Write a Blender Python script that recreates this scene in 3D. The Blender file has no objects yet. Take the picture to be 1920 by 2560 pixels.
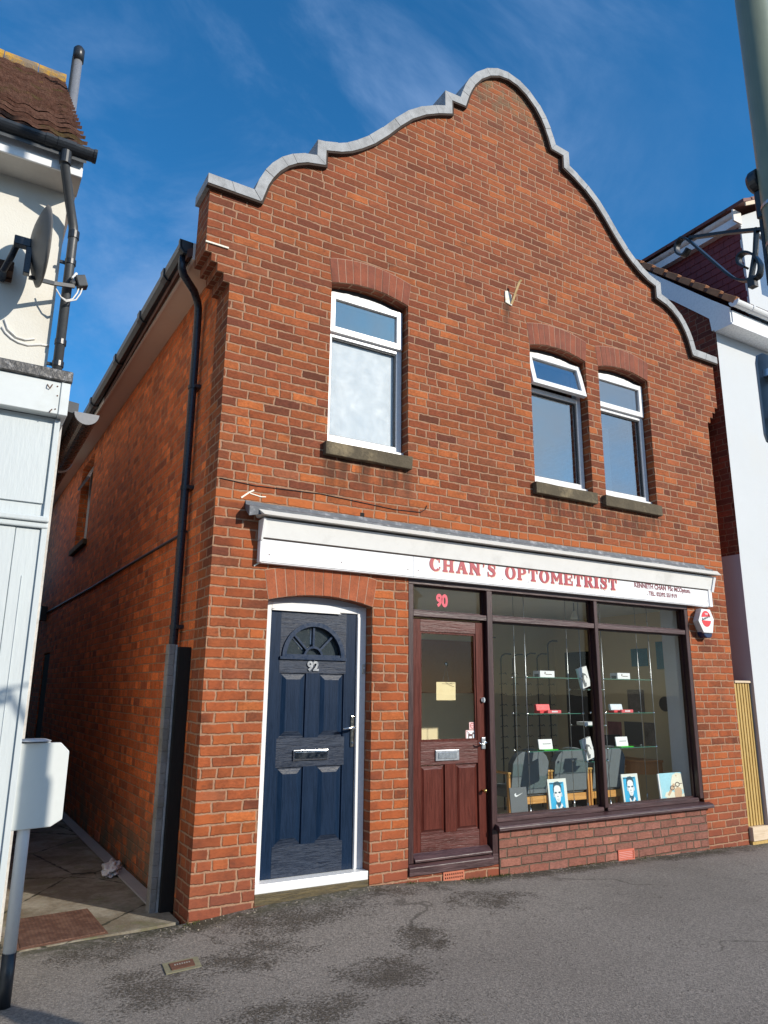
import bpy, bmesh, math, random
from mathutils import Vector, Matrix
from mathutils.geometry import tessellate_polygon
random.seed(7)
PI = math.pi
SC = bpy.context.scene
COL = SC.collection
R = math.radians

# ------------------------------------------------------------------ node helpers
class NT:
    def __init__(s, mat):
        mat.use_nodes = True
        s.t = mat.node_tree
        s.t.nodes.clear()
    def n(s, typ, **kw):
        nd = s.t.nodes.new(typ)
        for k, v in kw.items():
            setattr(nd, k, v)
        return nd
    def l(s, a, b):
        s.t.links.new(a, b)
    def put(s, sock, v):
        if hasattr(v, 'node'):
            s.l(v, sock)
        elif isinstance(v, (tuple, list)):
            d = sock.default_value
            if len(v) == 3 and len(d) == 4: v = tuple(v) + (1,)
            sock.default_value = v
        else:
            sock.default_value = v
    def m(s, op, a, b=0.0, c=0.0):
        nd = s.n('ShaderNodeMath', operation=op)
        s.put(nd.inputs[0], a); s.put(nd.inputs[1], b); s.put(nd.inputs[2], c)
        return nd.outputs[0]
    def mix(s, f, a, b, mode='MIX'):
        nd = s.n('ShaderNodeMix', data_type='RGBA', blend_type=mode)
        s.put(nd.inputs[0], f); s.put(nd.inputs[6], a); s.put(nd.inputs[7], b)
        return nd.outputs[2]
    def noise(s, vec, scale, detail=3, rough=.55, dist=0.0):
        nd = s.n('ShaderNodeTexNoise')
        if vec is not None: s.l(vec, nd.inputs['Vector'])
        nd.inputs['Scale'].default_value = scale
        nd.inputs['Detail'].default_value = detail
        nd.inputs['Roughness'].default_value = rough
        nd.inputs['Distortion'].default_value = dist
        return nd.outputs['Fac']
    def ss(s, x, a, b):
        nd = s.n('ShaderNodeMapRange', interpolation_type='SMOOTHSTEP')
        s.put(nd.inputs[0], x); nd.inputs[1].default_value = a; nd.inputs[2].default_value = b
        return nd.outputs[0]
    def ramp(s, x, stops):
        nd = s.n('ShaderNodeValToRGB')
        cr = nd.color_ramp
        while len(cr.elements) < len(stops): cr.elements.new(.5)
        for e, (p, c) in zip(cr.elements, stops):
            e.position = p; e.color = tuple(c) + (1,)
        s.put(nd.inputs[0], x)
        return nd.outputs[0]
    def comb(s, x, y, z=0.0):
        nd = s.n('ShaderNodeCombineXYZ')
        s.put(nd.inputs[0], x); s.put(nd.inputs[1], y); s.put(nd.inputs[2], z)
        return nd.outputs[0]
    def scale(s, vec, sc):
        nd = s.n('ShaderNodeVectorMath', operation='MULTIPLY')
        s.l(vec, nd.inputs[0]); nd.inputs[1].default_value = sc
        return nd.outputs[0]
    def uv(s):
        return s.n('ShaderNodeUVMap').outputs[0]
    def pos(s):
        return s.n('ShaderNodeNewGeometry').outputs['Position']
    def obj(s):
        return s.n('ShaderNodeTexCoord').outputs['Object']
    def bump(s, h, dist, strength=1.0, prev=None):
        nd = s.n('ShaderNodeBump')
        s.l(h, nd.inputs['Height']); nd.inputs['Distance'].default_value = dist
        nd.inputs['Strength'].default_value = strength
        if prev is not None: s.l(prev, nd.inputs['Normal'])
        return nd.outputs[0]
    def out(s, col, rough=.6, metal=0.0, normal=None, **kw):
        p = s.n('ShaderNodeBsdfPrincipled'); o = s.n('ShaderNodeOutputMaterial')
        s.put(p.inputs['Base Color'], col); s.put(p.inputs['Roughness'], rough)
        s.put(p.inputs['Metallic'], metal)
        for k, v in kw.items(): s.put(p.inputs[k], v)
        if normal is not None: s.l(normal, p.inputs['Normal'])
        s.l(p.outputs[0], o.inputs[0])
        return p

MATS = {}
def mat(name, col, rough=.55, metal=0.0, var=.12, vs=4.0, bump=0.0, bs=60.0, dirt=None, dirtamt=0.0, ds=2.0, stretch=(1, 1, 1), **kw):
    m = bpy.data.materials.new(name); n = NT(m)
    p = n.scale(n.pos(), stretch)
    a = n.noise(p, vs, 5, .6)
    b = n.noise(p, vs * 9, 4, .6)
    f = n.m('ADD', n.m('MULTIPLY', a, .6), n.m('MULTIPLY', b, .4))
    k = n.m('MULTIPLY_ADD', n.m('SUBTRACT', f, .5), var * 4, 1.0)
    c = n.mix(1.0, col, n.comb(k, k, k), 'MULTIPLY')
    if dirt is not None:
        d = n.noise(p, ds, 6, .65)
        c = n.mix(n.m('MULTIPLY', n.ss(d, .5, .72), dirtamt), c, dirt)
    nr = None
    if bump > 0:
        nr = n.bump(n.noise(p, bs, 4, .6), bump)
    rr = n.m('MULTIPLY_ADD', n.m('SUBTRACT', b, .5), .3, rough)
    n.out(c, rr, metal, nr, **kw)
    MATS[name] = m
    return m

def wood(name, col, col2, rough=.45, along='z', sc=1.0, bumpd=.0006, spec=.5):
    m = bpy.data.materials.new(name); n = NT(m)
    st = {'z': (9, 9, .55), 'x': (.55, 9, 9), 'y': (9, .55, 9)}[along]
    p = n.scale(n.pos(), tuple(a * sc for a in st))
    a = n.noise(p, 5, 5, .6, .6); b = n.noise(p, 22, 3, .5, .2)
    f = n.m('ADD', n.m('MULTIPLY', a, .65), n.m('MULTIPLY', b, .35))
    c = n.mix(n.ss(f, .38, .62), col, col2)
    n.out(c, n.m('MULTIPLY_ADD', n.m('SUBTRACT', f, .5), .5, rough), 0.0, n.bump(f, bumpd * 6), **{'Specular IOR Level': spec})
    MATS[name] = m
    return m

def brick(name, cols, mortar, course=.075, length=.2275, zoff=.0126, joint=.0052, header=.1, soft=.0016, bump=.006,
          rough=.85, tint=None, moss=None, gain=1.0):
    """coursed brickwork laid in metres on the box-projected uv of the wall"""
    m = bpy.data.materials.new(name); n = NT(m)
    uv = n.uv()
    sx = n.n('ShaderNodeSeparateXYZ'); n.l(uv, sx.inputs[0])
    w1 = n.noise(uv, 11, 2, .5); w2 = n.noise(n.scale(uv, (1, 1.3, 1)), 17, 2, .5)
    w3 = n.noise(uv, 1.3, 2, .5)
    u = n.m('ADD', sx.outputs[0], n.m('MULTIPLY', n.m('SUBTRACT', w1, .5), .026))
    v = n.m('ADD', n.m('SUBTRACT', sx.outputs[1], zoff), n.m('MULTIPLY', n.m('SUBTRACT', w2, .5), .015))
    v = n.m('ADD', v, n.m('MULTIPLY', n.m('SUBTRACT', w3, .5), .022))
    vr = n.m('DIVIDE', v, course)
    row = n.m('FLOOR', vr); fv = n.m('FRACT', vr)
    wn = n.n('ShaderNodeTexWhiteNoise', noise_dimensions='1D'); n.l(row, wn.inputs['W'])
    off = n.m('ADD', n.m('MULTIPLY', n.m('FLOORED_MODULO', row, 2.0), .5), n.m('MULTIPLY', n.m('SUBTRACT', wn.outputs[0], .5), .26))
    ur = n.m('ADD', n.m('DIVIDE', u, length), off)
    colm = n.m('FLOOR', ur); fu = n.m('FRACT', ur)
    wc = n.n('ShaderNodeTexWhiteNoise', noise_dimensions='2D'); n.l(n.comb(n.m('ADD', colm, 91.3), row), wc.inputs['Vector'])
    isH = n.m('LESS_THAN', wc.outputs[0], header)
    fuh = n.m('FRACT', n.m('MULTIPLY', fu, 2.0)); half = n.m('FLOOR', n.m('MULTIPLY', fu, 2.0))
    duS = n.m('MULTIPLY', n.m('MINIMUM', fu, n.m('SUBTRACT', 1.0, fu)), length)
    duH = n.m('MULTIPLY', n.m('MINIMUM', fuh, n.m('SUBTRACT', 1.0, fuh)), length / 2)
    mx = n.n('ShaderNodeMix', data_type='FLOAT'); n.l(isH, mx.inputs[0]); n.l(duS, mx.inputs[2]); n.l(duH, mx.inputs[3])
    du = mx.outputs[0]
    dv = n.m('MULTIPLY', n.m('MINIMUM', fv, n.m('SUBTRACT', 1.0, fv)), course)
    # rounded, chipped arrises
    d = n.m('MINIMUM', du, dv)
    ch = n.noise(uv, 60, 4, .7)
    d = n.m('ADD', d, n.m('MULTIPLY', n.m('SUBTRACT', ch, .5), .0085))
    d = n.m('ADD', d, n.m('MULTIPLY', n.m('SUBTRACT', n.noise(uv, 16, 2, .5), .5), .006))
    mask = n.ss(d, joint - soft, joint + soft)
    cid = n.comb(n.m('ADD', colm, n.m('MULTIPLY', n.m('MULTIPLY', isH, half), .37)), row)
    w = n.n('ShaderNodeTexWhiteNoise', noise_dimensions='2D'); n.l(cid, w.inputs['Vector'])
    w_2 = n.n('ShaderNodeTexWhiteNoise', noise_dimensions='2D')
    n.l(n.scale(cid, (1.7, 3.1, 1)), w_2.inputs['Vector'])
    stops = [(i / (len(cols) - 1), c) for i, c in enumerate(cols)]
    bc = n.ramp(w.outputs[0], stops)
    # every brick has its own tone and a mottled face
    big = n.noise(uv, .9, 4, .6)
    k = n.m('ADD', n.m('MULTIPLY', n.m('SUBTRACT', w_2.outputs[0], .5), .34), 1.0)
    face = n.noise(n.scale(uv, (1, 1.8, 1)), 34, 6, .7)
    k = n.m('MULTIPLY', k, n.m('MULTIPLY_ADD', n.m('SUBTRACT', face, .5), 1.5, 1.0))
    k = n.m('MULTIPLY', k, n.m('MULTIPLY_ADD', n.m('SUBTRACT', n.noise(uv, 9, 3, .6), .5), .8, 1.0))
    k = n.m('MULTIPLY', k, n.m('MULTIPLY_ADD', n.m('SUBTRACT', big, .5), .6, gain))
    bc = n.mix(1.0, bc, n.comb(k, k, k), 'MULTIPLY')
    # dark kiln marks on some faces
    dk = n.m('MULTIPLY', n.ss(n.noise(uv, 14, 4, .65), .56, .74), .45)
    bc = n.mix(dk, bc, (.10, .035, .022))
    if tint is not None: bc = tint(n, sx, bc, uv)
    mk = n.m('MULTIPLY_ADD', n.m('SUBTRACT', n.noise(uv, 45, 5, .7), .5), 1.0, 1.0)
    mc = n.mix(1.0, mortar, n.comb(mk, mk, mk), 'MULTIPLY')
    # worn, mortar-smeared edges
    sm = n.m('MULTIPLY', n.m('SUBTRACT', 1.0, n.ss(d, joint, joint + .006)), n.ss(n.noise(uv, 7, 3, .6), .45, .7))
    bc = n.mix(n.m('MULTIPLY', sm, .35), bc, mc)
    c = n.mix(mask, mc, bc)
    if moss is not None: c = moss(n, sx, c, uv)
    h = n.m('ADD', n.m('MULTIPLY', n.ss(d, joint - soft * 1.5, joint + soft * 2.5), 1.0), n.m('MULTIPLY', face, .28))
    h = n.m('ADD', h, n.m('MULTIPLY', w_2.outputs[0], .12))
    n.out(c, rough, 0.0, n.bump(h, bump), **{'Specular IOR Level': .25})
    MATS[name] = m
    return m

# ------------------------------------------------------------------ mesh builder
class MB:
    def __init__(s):
        s.bm = bmesh.new(); s.mi = 0; s.M = None
    def V(s, p):
        p = Vector(p)
        return s.bm.verts.new(s.M @ p if s.M is not None else p)
    def f(s, vs):
        try:
            fc = s.bm.faces.new(vs); fc.material_index = s.mi
            return fc
        except ValueError:
            return None
    def quad(s, *p):
        return s.f([s.V(q) for q in p])
    def box(s, x0, x1, y0, y1, z0, z1):
        v = [s.V((x, y, z)) for x in (x0, x1) for y in (y0, y1) for z in (z0, z1)]
        for q in ((0, 1, 3, 2), (4, 6, 7, 5), (0, 4, 5, 1), (2, 3, 7, 6), (0, 2, 6, 4), (1, 5, 7, 3)):
            s.f([v[i] for i in q])
        return s
    def hexa(s, p):      # 8 points, same order as box
        v = [s.V(q) for q in p]
        for q in ((0, 1, 3, 2), (4, 6, 7, 5), (0, 4, 5, 1), (2, 3, 7, 6), (0, 2, 6, 4), (1, 5, 7, 3)):
            s.f([v[i] for i in q])
        return s
    def prism(s, pts, a0, a1, ax='y', holes=()):
        """extrude a 2-D outline (x,z | y,z | x,y) along ax from a0 to a1, holes allowed"""
        def P(q, a):
            return {'y': (q[0], a, q[1]), 'x': (a, q[0], q[1]), 'z': (q[0], q[1], a)}[ax]
        loops = [list(pts)] + [list(h) for h in holes]
        flat = [q for lp in loops for q in lp]
        va = [s.V(P(q, a0)) for q in flat]; vb = [s.V(P(q, a1)) for q in flat]
        tris = tessellate_polygon([[Vector((q[0], q[1], 0)) for q in lp] for lp in loops])
        for t in tris:
            s.f([va[i] for i in t]); s.f([vb[i] for i in reversed(t)])
        b = 0
        for lp in loops:
            k = len(lp)
            for i in range(k):
                j = (i + 1) % k
                s.f([va[b + i], va[b + j], vb[b + j], vb[b + i]])
            b += k
        return s
    def tube(s, pts, r, seg=10, r2=None, caps=True):
        pts = [Vector(p) for p in pts]
        n = len(pts); rings = []
        up = Vector((0, 0, 1)); d0 = (pts[1] - pts[0]).normalized()
        if abs(d0.dot(up)) > .9: up = Vector((1, 0, 0))
        a = d0.cross(up).normalized()
        for i, p in enumerate(pts):
            if i == 0: d = pts[1] - pts[0]
            elif i == n - 1: d = pts[-1] - pts[-2]
            else: d = (pts[i + 1] - pts[i]).normalized() + (pts[i] - pts[i - 1]).normalized()
            d.normalize()
            a = (a - d * a.dot(d)).normalized(); b = d.cross(a)
            rr = r if r2 is None else r + (r2 - r) * i / (n - 1)
            if isinstance(r, (list, tuple)): rr = r[i]
            rings.append([s.V(p + (a * math.cos(t) + b * math.sin(t)) * rr) for t in [2 * PI * k / seg for k in range(seg)]])
        for i in range(n - 1):
            for k in range(seg):
                s.f([rings[i][k], rings[i][(k + 1) % seg], rings[i + 1][(k + 1) % seg], rings[i + 1][k]])
        if caps:
            s.f(list(reversed(rings[0]))); s.f(rings[-1])
        return s
    def strip(s, pts, w, t, up=(0, 1, 0)):
        """flat bar of width w (along up) and thickness t following pts"""
        pts = [Vector(p) for p in pts]; up = Vector(up).normalized(); rings = []
        for i, p in enumerate(pts):
            d = (pts[min(i + 1, len(pts) - 1)] - pts[max(i - 1, 0)]).normalized()
            nn = d.cross(up).normalized()
            rings.append([s.V(p + up * (w / 2) * a + nn * (t / 2) * b) for a, b in ((-1, -1), (1, -1), (1, 1), (-1, 1))])
        for i in range(len(rings) - 1):
            for k in range(4):
                s.f([rings[i][k], rings[i][(k + 1) % 4], rings[i + 1][(k + 1) % 4], rings[i + 1][k]])
        s.f(list(reversed(rings[0]))); s.f(rings[-1])
        return s
    def disc(s, c, r, y, seg=32, rz=None):
        vs = [s.V((c[0] + r * math.cos(2 * PI * k / seg), y, c[1] + (rz or r) * math.sin(2 * PI * k / seg))) for k in range(seg)]
        s.f(vs); return s
    def ball(s, c, r, seg=12, rings=8, sx=1, sy=1, sz=1):
        mt = Matrix.Translation(Vector(c)) @ Matrix.Diagonal((sx, sy, sz, 1))
        if s.M is not None: mt = s.M @ mt
        before = set(s.bm.faces)
        bmesh.ops.create_uvsphere(s.bm, u_segments=seg, v_segments=rings, radius=r, matrix=mt)
        for fc in s.bm.faces:
            if fc not in before: fc.material_index = s.mi
        return s
    def build(s, name, mats, parent=None, bevel=0.0, smooth=False, label=None, normals=True, seg=1):
        if normals: bmesh.ops.recalc_face_normals(s.bm, faces=s.bm.faces[:])
        uvl = s.bm.loops.layers.uv.new('UVMap')
        for fc in s.bm.faces:
            nn = fc.normal; ax, ay, az = abs(nn.x), abs(nn.y), abs(nn.z)
            for lp in fc.loops:
                c = lp.vert.co
                if az > ax and az > ay: uvc = (c.x, c.y)
                elif ax > ay: uvc = (c.y, c.z)
                else: uvc = (c.x, c.z)
                lp[uvl].uv = uvc
            fc.smooth = smooth
        o3 = ORG.get(parent.name, Vector((0, 0, 0))) if parent is not None else Vector((0, 0, 0))
        if o3.length > 0: bmesh.ops.translate(s.bm, verts=s.bm.verts[:], vec=-o3)
        me = bpy.data.meshes.new(name); s.bm.to_mesh(me); s.bm.free()
        ob = bpy.data.objects.new(name, me); COL.objects.link(ob)
        for mm in (mats if isinstance(mats, (list, tuple)) else [mats]): me.materials.append(mm)
        if parent is not None:
            ob.parent = parent; ORG[ob.name] = o3
        if bevel > 0:
            bv = ob.modifiers.new('b', 'BEVEL'); bv.width = bevel; bv.segments = seg; bv.limit_method = 'ANGLE'; bv.angle_limit = R(35)
        if label: ob['label'] = label
        return ob
ORG = {}
def build_each(mb, name, mats, parent=None, bevel=0.0, smooth=False, seg=1):
    bm = mb.bm; bm.verts.ensure_lookup_table(); seen = set(); isl = []
    for v in bm.verts:
        if v in seen: continue
        st = [v]; seen.add(v); g = []
        while st:
            a = st.pop(); g.append(a)
            for e in a.link_edges:
                b = e.other_vert(a)
                if b not in seen: seen.add(b); st.append(b)
        isl.append(g)
    out = []
    for g in isl:
        m2 = MB(); mp = {v: m2.bm.verts.new(v.co) for v in g}; fs = set(f for v in g for f in v.link_faces)
        for f in fs:
            nf = m2.bm.faces.new([mp[v] for v in f.verts]); nf.material_index = f.material_index
        out.append(m2.build(name, mats, parent, bevel, smooth, seg=seg))
    bm.free(); return out
def thing(name, loc, label, cat, group=None):
    o = bpy.data.objects.new(name, None); COL.objects.link(o)
    o.location = loc; o.empty_display_size = .1
    ORG[o.name] = Vector(loc)
    o['label'] = label; o['category'] = cat
    if group: o['group'] = group
    return o
def tag(o, label, cat, group=None):
    o['label'] = label; o['category'] = cat
    if group: o['group'] = group
    return o
def rebase(o):
    """put the origin of a one-mesh thing at its base centre"""
    me = o.data; xs = [v.co for v in me.vertices]
    c = Vector(((min(v.x for v in xs) + max(v.x for v in xs)) / 2, (min(v.y for v in xs) + max(v.y for v in xs)) / 2, min(v.z for v in xs)))
    me.transform(Matrix.Translation(-c)); o.location = c
    return o
def struct(o):
    o['kind'] = 'structure'; return o
def dup(o, loc, label, parent=None):
    c = o.copy(); COL.objects.link(c)
    if parent is None:
        c.location = loc; c['label'] = label
    else:
        c.parent = parent
    for ch in o.children: dup(ch, None, None, c)
    return c
def fontmesh(txt, size, thick, offset=0.0, space=1.0, sx=1.0):
    cu = bpy.data.curves.new('t', 'FONT'); cu.body = txt; cu.size = size; cu.extrude = thick; cu.offset = offset
    cu.space_character = space; cu.align_x = 'LEFT'
    ob = bpy.data.objects.new('t', cu); COL.objects.link(ob)
    dg = bpy.context.evaluated_depsgraph_get(); dg.update()
    me = bpy.data.meshes.new_from_object(ob.evaluated_get(dg))
    bpy.data.objects.remove(ob); bpy.data.curves.remove(cu)
    me.transform(Matrix.Rotation(R(90), 4, 'X') @ Matrix.Diagonal((sx, 1, 1, 1)))
    return me
def addmesh(mb, me, mtx):
    base = [mb.V(mtx @ v.co) for v in me.vertices]
    for p in me.polygons: mb.f([base[i] for i in p.vertices])

# ------------------------------------------------------------------ materials
def facade_tint(n, sx, c, uv):
    # newer, brighter orange bricks low around the navy door and in one course over the sign
    u, v = sx.outputs[0], sx.outputs[1]
    low = n.m('SUBTRACT', 1.0, n.ss(v, 2.4, 3.4))
    nz = n.ss(n.noise(uv, 2.2, 3, .6), .40, .60)
    c = n.mix(n.m('MULTIPLY', n.m('MULTIPLY', low, nz), .45), c, (.47, .112, .032))
    up = n.ss(v, 3.6, 5.5)
    c = n.mix(n.m('MULTIPLY', up, .25), c, (.22, .066, .034))
    base = n.m('SUBTRACT', 1.0, n.ss(v, .1, .6))
    c = n.mix(n.m('MULTIPLY', base, .5), c, (.19, .062, .047))
    band = n.m('MULTIPLY', n.ss(v, 2.90, 2.935), n.m('SUBTRACT', 1.0, n.ss(v, 3.0, 3.03)))
    c = n.mix(n.m('MULTIPLY', band, .6), c, (.50, .14, .04))
    return c
def facade_moss(n, sx, c, uv):
    u, v = sx.outputs[0], sx.outputs[1]
    g = n.noise(uv, 5, 5, .7)
    top = n.m('MULTIPLY', n.ss(v, 7.2, 8.2), n.ss(g, .42, .62))
    c = n.mix(n.m('MULTIPLY', top, .75), c, (.16, .14, .085))
    st = n.noise(n.scale(uv, (2.2, 4.5, 1)), 2.0, 5, .65)
    c = n.mix(n.m('MULTIPLY', n.ss(st, .56, .76), .55), c, (.075, .036, .024))
    # soot and rain streaks under the three sills and the coping
    def soot(x0, x1, zt, dz, amt):
        nonlocal c
        bx = n.m('MULTIPLY', n.ss(u, x0 - .08, x0 + .05), n.m('SUBTRACT', 1.0, n.ss(u, x1 - .05, x1 + .08)))
        bz = n.m('MULTIPLY', n.ss(v, zt - dz, zt), n.m('SUBTRACT', 1.0, n.ss(v, zt, zt + .02)))
        k = n.m('MULTIPLY', n.m('MULTIPLY', bx, bz), n.ss(n.noise(n.scale(uv, (9, 1.2, 1)), 1.0, 4, .6), .35, .62))
        c = n.mix(n.m('MULTIPLY', k, amt), c, (.06, .034, .022))
    soot(.88, 1.74, 3.42, .45, .75); soot(3.17, 4.02, 3.42, .45, .75); soot(4.13, 5.01, 3.42, .45, .75)
    soot(2.88, 3.0, 5.40, .5, .8)
    pale = n.noise(n.scale(uv, (1.2, 3.0, 1)), 6.5, 4, .6)
    c = n.mix(n.m('MULTIPLY', n.ss(pale, .68, .80), .45), c, (.55, .36, .27))
    return c
FC = brick('facade_brick', [(.130, .040, .021), (.33, .092, .032), (.205, .053, .023), (.42, .122, .036), (.155, .046, .026), (.31, .080, .028), (.24, .082, .040)],
           (.37, .215, .135), header=.13, joint=.0064, soft=.0022, tint=facade_tint, moss=facade_moss, gain=1.0)
SB = brick('side_brick', [(.26, .062, .02), (.36, .085, .022), (.20, .05, .018), (.42, .105, .028), (.16, .045, .022)],
           (.40, .24, .14), header=.45, joint=.0042, gain=2.15, bump=.004,
           moss=lambda n, sx, c, uv: n.mix(n.m('MULTIPLY', n.m('SUBTRACT', 1.0, n.ss(sx.outputs[1], .05, .9)), n.ss(n.noise(uv, 3, 5, .7), .35, .6)), c, (.17, .14, .10)))
RB = brick('riser_brick', [(.25, .108, .080), (.28, .115, .082), (.23, .10, .078), (.29, .12, .085), (.26, .10, .072)],
           (.15, .105, .075), header=.05, joint=.0058, zoff=.005, gain=1.0, bump=.012)
NB = brick('neighbour_brick', [(.17, .040, .026), (.24, .055, .03), (.13, .036, .026), (.20, .05, .032)], (.24, .12, .08), header=.4, gain=.9)
HB = brick('house_brick', [(.24, .12, .08), (.3, .15, .1), (.2, .1, .07)], (.35, .3, .25))
m_arch = mat('arch_brick', (.34, .092, .036), .85, var=.5, vs=7, bump=.003, bs=70)
m_archm = mat('arch_mortar', (.40, .25, .175), .9, var=.2, vs=30, bump=.002)
m_arch2 = mat('arch_brick_brown', (.225, .064, .034), .85, var=.5, vs=7, bump=.003, bs=70)
m_arch3 = mat('arch_brick_red', (.265, .072, .034), .85, var=.5, vs=7, bump=.003, bs=70)
m_shade = mat('painted_shade', (.05, .034, .026), .95, var=.3)  # dark tone for shade painted under the coping and the sign slope
m_coping = mat('coping_paint', (.36, .37, .38), .75, var=.35, vs=9, bump=.003, bs=40, dirt=(.10, .10, .10), dirtamt=.55, ds=5)
m_upvc = mat('white_upvc', (.83, .84, .84), .28, var=.03)
m_sealant = mat('white_sealant', (.82, .82, .81), .5, var=.06)
m_render = mat('white_render', (.61, .64, .66), .85, var=.035, vs=1.5, bump=.002, bs=90, dirt=(.62, .62, .60), dirtamt=.35, ds=1.2)
m_cream = mat('cream_render', (.72, .70, .63), .85, var=.04, vs=1.5, bump=.002, bs=60, dirt=(.60, .56, .46), dirtamt=.4, ds=1.6)
m_whitewood = mat('white_timber_paint', (.58, .63, .64), .42, var=.03, vs=3, bump=.0015, bs=18, dirt=(.60, .66, .66), dirtamt=.35, ds=3, stretch=(3, 3, .5))
m_sign = mat('sign_white', (.84, .85, .87), .3, var=.015, vs=2)
m_fasc = mat('fascia_white', (.66, .70, .70), .45, var=.04, vs=3, dirt=(.5, .52, .48), dirtamt=.3, ds=5)
m_signg = mat('sign_slope_white', (.86, .86, .84), .4, var=.04, vs=2, dirt=(.5, .49, .45), dirtamt=.35, ds=3)
m_lead = mat('lead_sheet', (.13, .14, .155), .7, metal=.0, var=.3, vs=9, bump=.003, bs=30, dirt=(.5, .5, .52), dirtamt=.6, ds=9)
m_stone = mat('stone_sill', (.105, .085, .055), .95, var=.35, vs=8, bump=.006, bs=40, dirt=(.34, .27, .16), dirtamt=.6, ds=5)
m_blackp = mat('black_plastic', (.022, .026, .032), .35, var=.2, vs=8)
m_greyp = mat('dark_grey_plastic', (.06, .065, .07), .45, var=.25, vs=8)
m_pipeb = mat('blue_black_pipe', (.018, .024, .038), .30, var=.15)
m_soffit = mat('soffit_beige', (.74, .62, .50), .6, var=.06, vs=2)
m_brown = wood('brown_frame_paint', (.030, .012, .013), (.058, .022, .022), .40, 'z')
m_brownx = wood('brown_frame_rail', (.040, .018, .020), (.085, .042, .044), .42, 'x')
m_door = wood('mahogany_door', (.070, .014, .009), (.115, .023, .014), .38, 'z', spec=.28)
m_doorx = wood('mahogany_rail', (.065, .016, .012), (.12, .036, .030), .42, 'x', bumpd=.0009, spec=.4)
m_navy = wood('navy_door_stile', (.0014, .0125, .036), (.0024, .018, .052), .42, 'z', 2.0, .0002, .22)
m_navyx = wood('navy_rail_sheen', (.004, .011, .028), (.034, .048, .078), .42, 'x', 3.0, .0004, .30)  # greyer streaks paint sky sheen into the rail colour
m_chrome = mat('chrome', (.72, .73, .74), .12, metal=1.0, var=.04)
m_satin = mat('satin_metal', (.50, .53, .57), .32, metal=.9, var=.1)
m_brass = mat('brass', (.70, .48, .16), .25, metal=1.0, var=.08)
m_concrete = mat('concrete', (.30, .28, .25), .92, var=.22, vs=5, bump=.004, bs=50, dirt=(.14, .12, .08), dirtamt=.7, ds=2.4)
m_concpost = mat('concrete_post', (.25, .245, .24), .95, var=.3, vs=9, bump=.009, bs=36, dirt=(.15, .13, .09), dirtamt=.6, ds=3)
m_channel = mat('channel_concrete', (.33, .32, .33), .8, var=.12, vs=5, bump=.002)
m_rust = mat('rusty_iron', (.13, .058, .035), .8, var=.35, vs=14, bump=.002, bs=60)
m_blackw = mat('upright_black', (.010, .009, .008), .85, var=.2, stretch=(4, 4, .5))
m_yellowwood = wood('treated_pine', (.46, .30, .085), (.60, .41, .14), .6, 'z', 1.5)
m_palewood = wood('pale_pine', (.62, .48, .32), (.72, .58, .42), .6, 'x', 1.2)
m_darkwood = wood('wet_oak_step', (.05, .038, .018), (.14, .105, .045), .6, 'x', 2.5, .001)
m_postg = mat('lamp_post_paint', (.24, .27, .19), .38, var=.22, vs=3, metal=.2, stretch=(1, 1, .4))
m_ironb = mat('black_iron', (.022, .021, .020), .35, var=.3, vs=20, bump=.001, bs=60)
m_boardw = mat('white_board', (.66, .69, .67), .35, var=.03, vs=3)
m_polew = mat('pole_white', (.60, .62, .64), .4, var=.06)
m_dish = mat('dish_grey', (.15, .145, .135), .5, var=.12, vs=5, dirt=(.16, .11, .06), dirtamt=.45, ds=9)
m_rustb = mat('dark_rust', (.06, .028, .016), .85, var=.4, vs=18, bump=.002)
m_cable = mat('white_cable', (.72, .71, .68), .5, var=.05)
m_bag = mat('white_polythene', (.80, .80, .80), .4, var=.05, bump=.01, bs=30)
m_flue = mat('flue_metal', (.30, .31, .33), .4, metal=.4, var=.1)
m_terra = mat('terracotta', (.50, .16, .09), .85, var=.2, vs=12, bump=.002)
m_dark = mat('void_dark', (.01, .009, .008), .9, var=.1)
m_redtile = mat('hung_tile_red', (.19, .028, .024), .55, var=.35, vs=12, bump=.003)
m_browntile = mat('roof_tile_brown', (.115, .048, .032), .7, var=.4, vs=10, bump=.004)
m_sunny = mat('roof_tile_orange', (.42, .19, .09), .8, var=.35, vs=10, bump=.004)
m_felt = mat('lead_roof_edge', (.085, .082, .08), .45, metal=.2, var=.6, vs=22, bump=.006, bs=40, dirt=(.40, .40, .41), dirtamt=.85, ds=24)
m_bluebase = mat('blue_plastic', (.010, .028, .085), .35, var=.1)
m_red = mat('red_print', (.74, .045, .055), .4, var=.06)
m_pinkred = mat('pink_red', (.70, .10, .12), .4, var=.05)
m_letter = mat('sign_letter_red', (.40, .035, .055), .45, var=.05)
m_letsh = mat('sign_letter_shadow', (.92, .62, .46), .5, var=.03)
m_ink = mat('dark_ink', (.10, .05, .05), .5, var=.1)
m_cream2 = mat('shop_wall_cream', (.84, .72, .48), .85, var=.05, vs=1)
m_greywall = mat('shop_reveal_grey', (.66, .68, .70), .7, var=.06, vs=2)
m_ceil = mat('shop_ceiling', (.82, .82, .78), .9, var=.04)
m_carpet = mat('shop_floor_grey', (.46, .40, .33), .95, var=.2, vs=30)
m_ledge = mat('window_ledge', (.58, .56, .46), .5, var=.08, vs=4)
m_fabric = mat('chair_fabric', (.15, .18, .205), .95, var=.10, vs=40, bump=.001, bs=300)
m_beech = wood('beech', (.55, .26, .07), (.66, .34, .10), .4, 'z')
m_beechx = wood('beech_rail', (.55, .27, .075), (.68, .36, .11), .4, 'x')
m_deskw = mat('desk_wood', (.50, .20, .06), .35, var=.08, vs=3, stretch=(1, 1, 6))
m_greenglass = mat('shelf_glass_edge', (.06, .20, .15), .1, var=.05)
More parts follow.
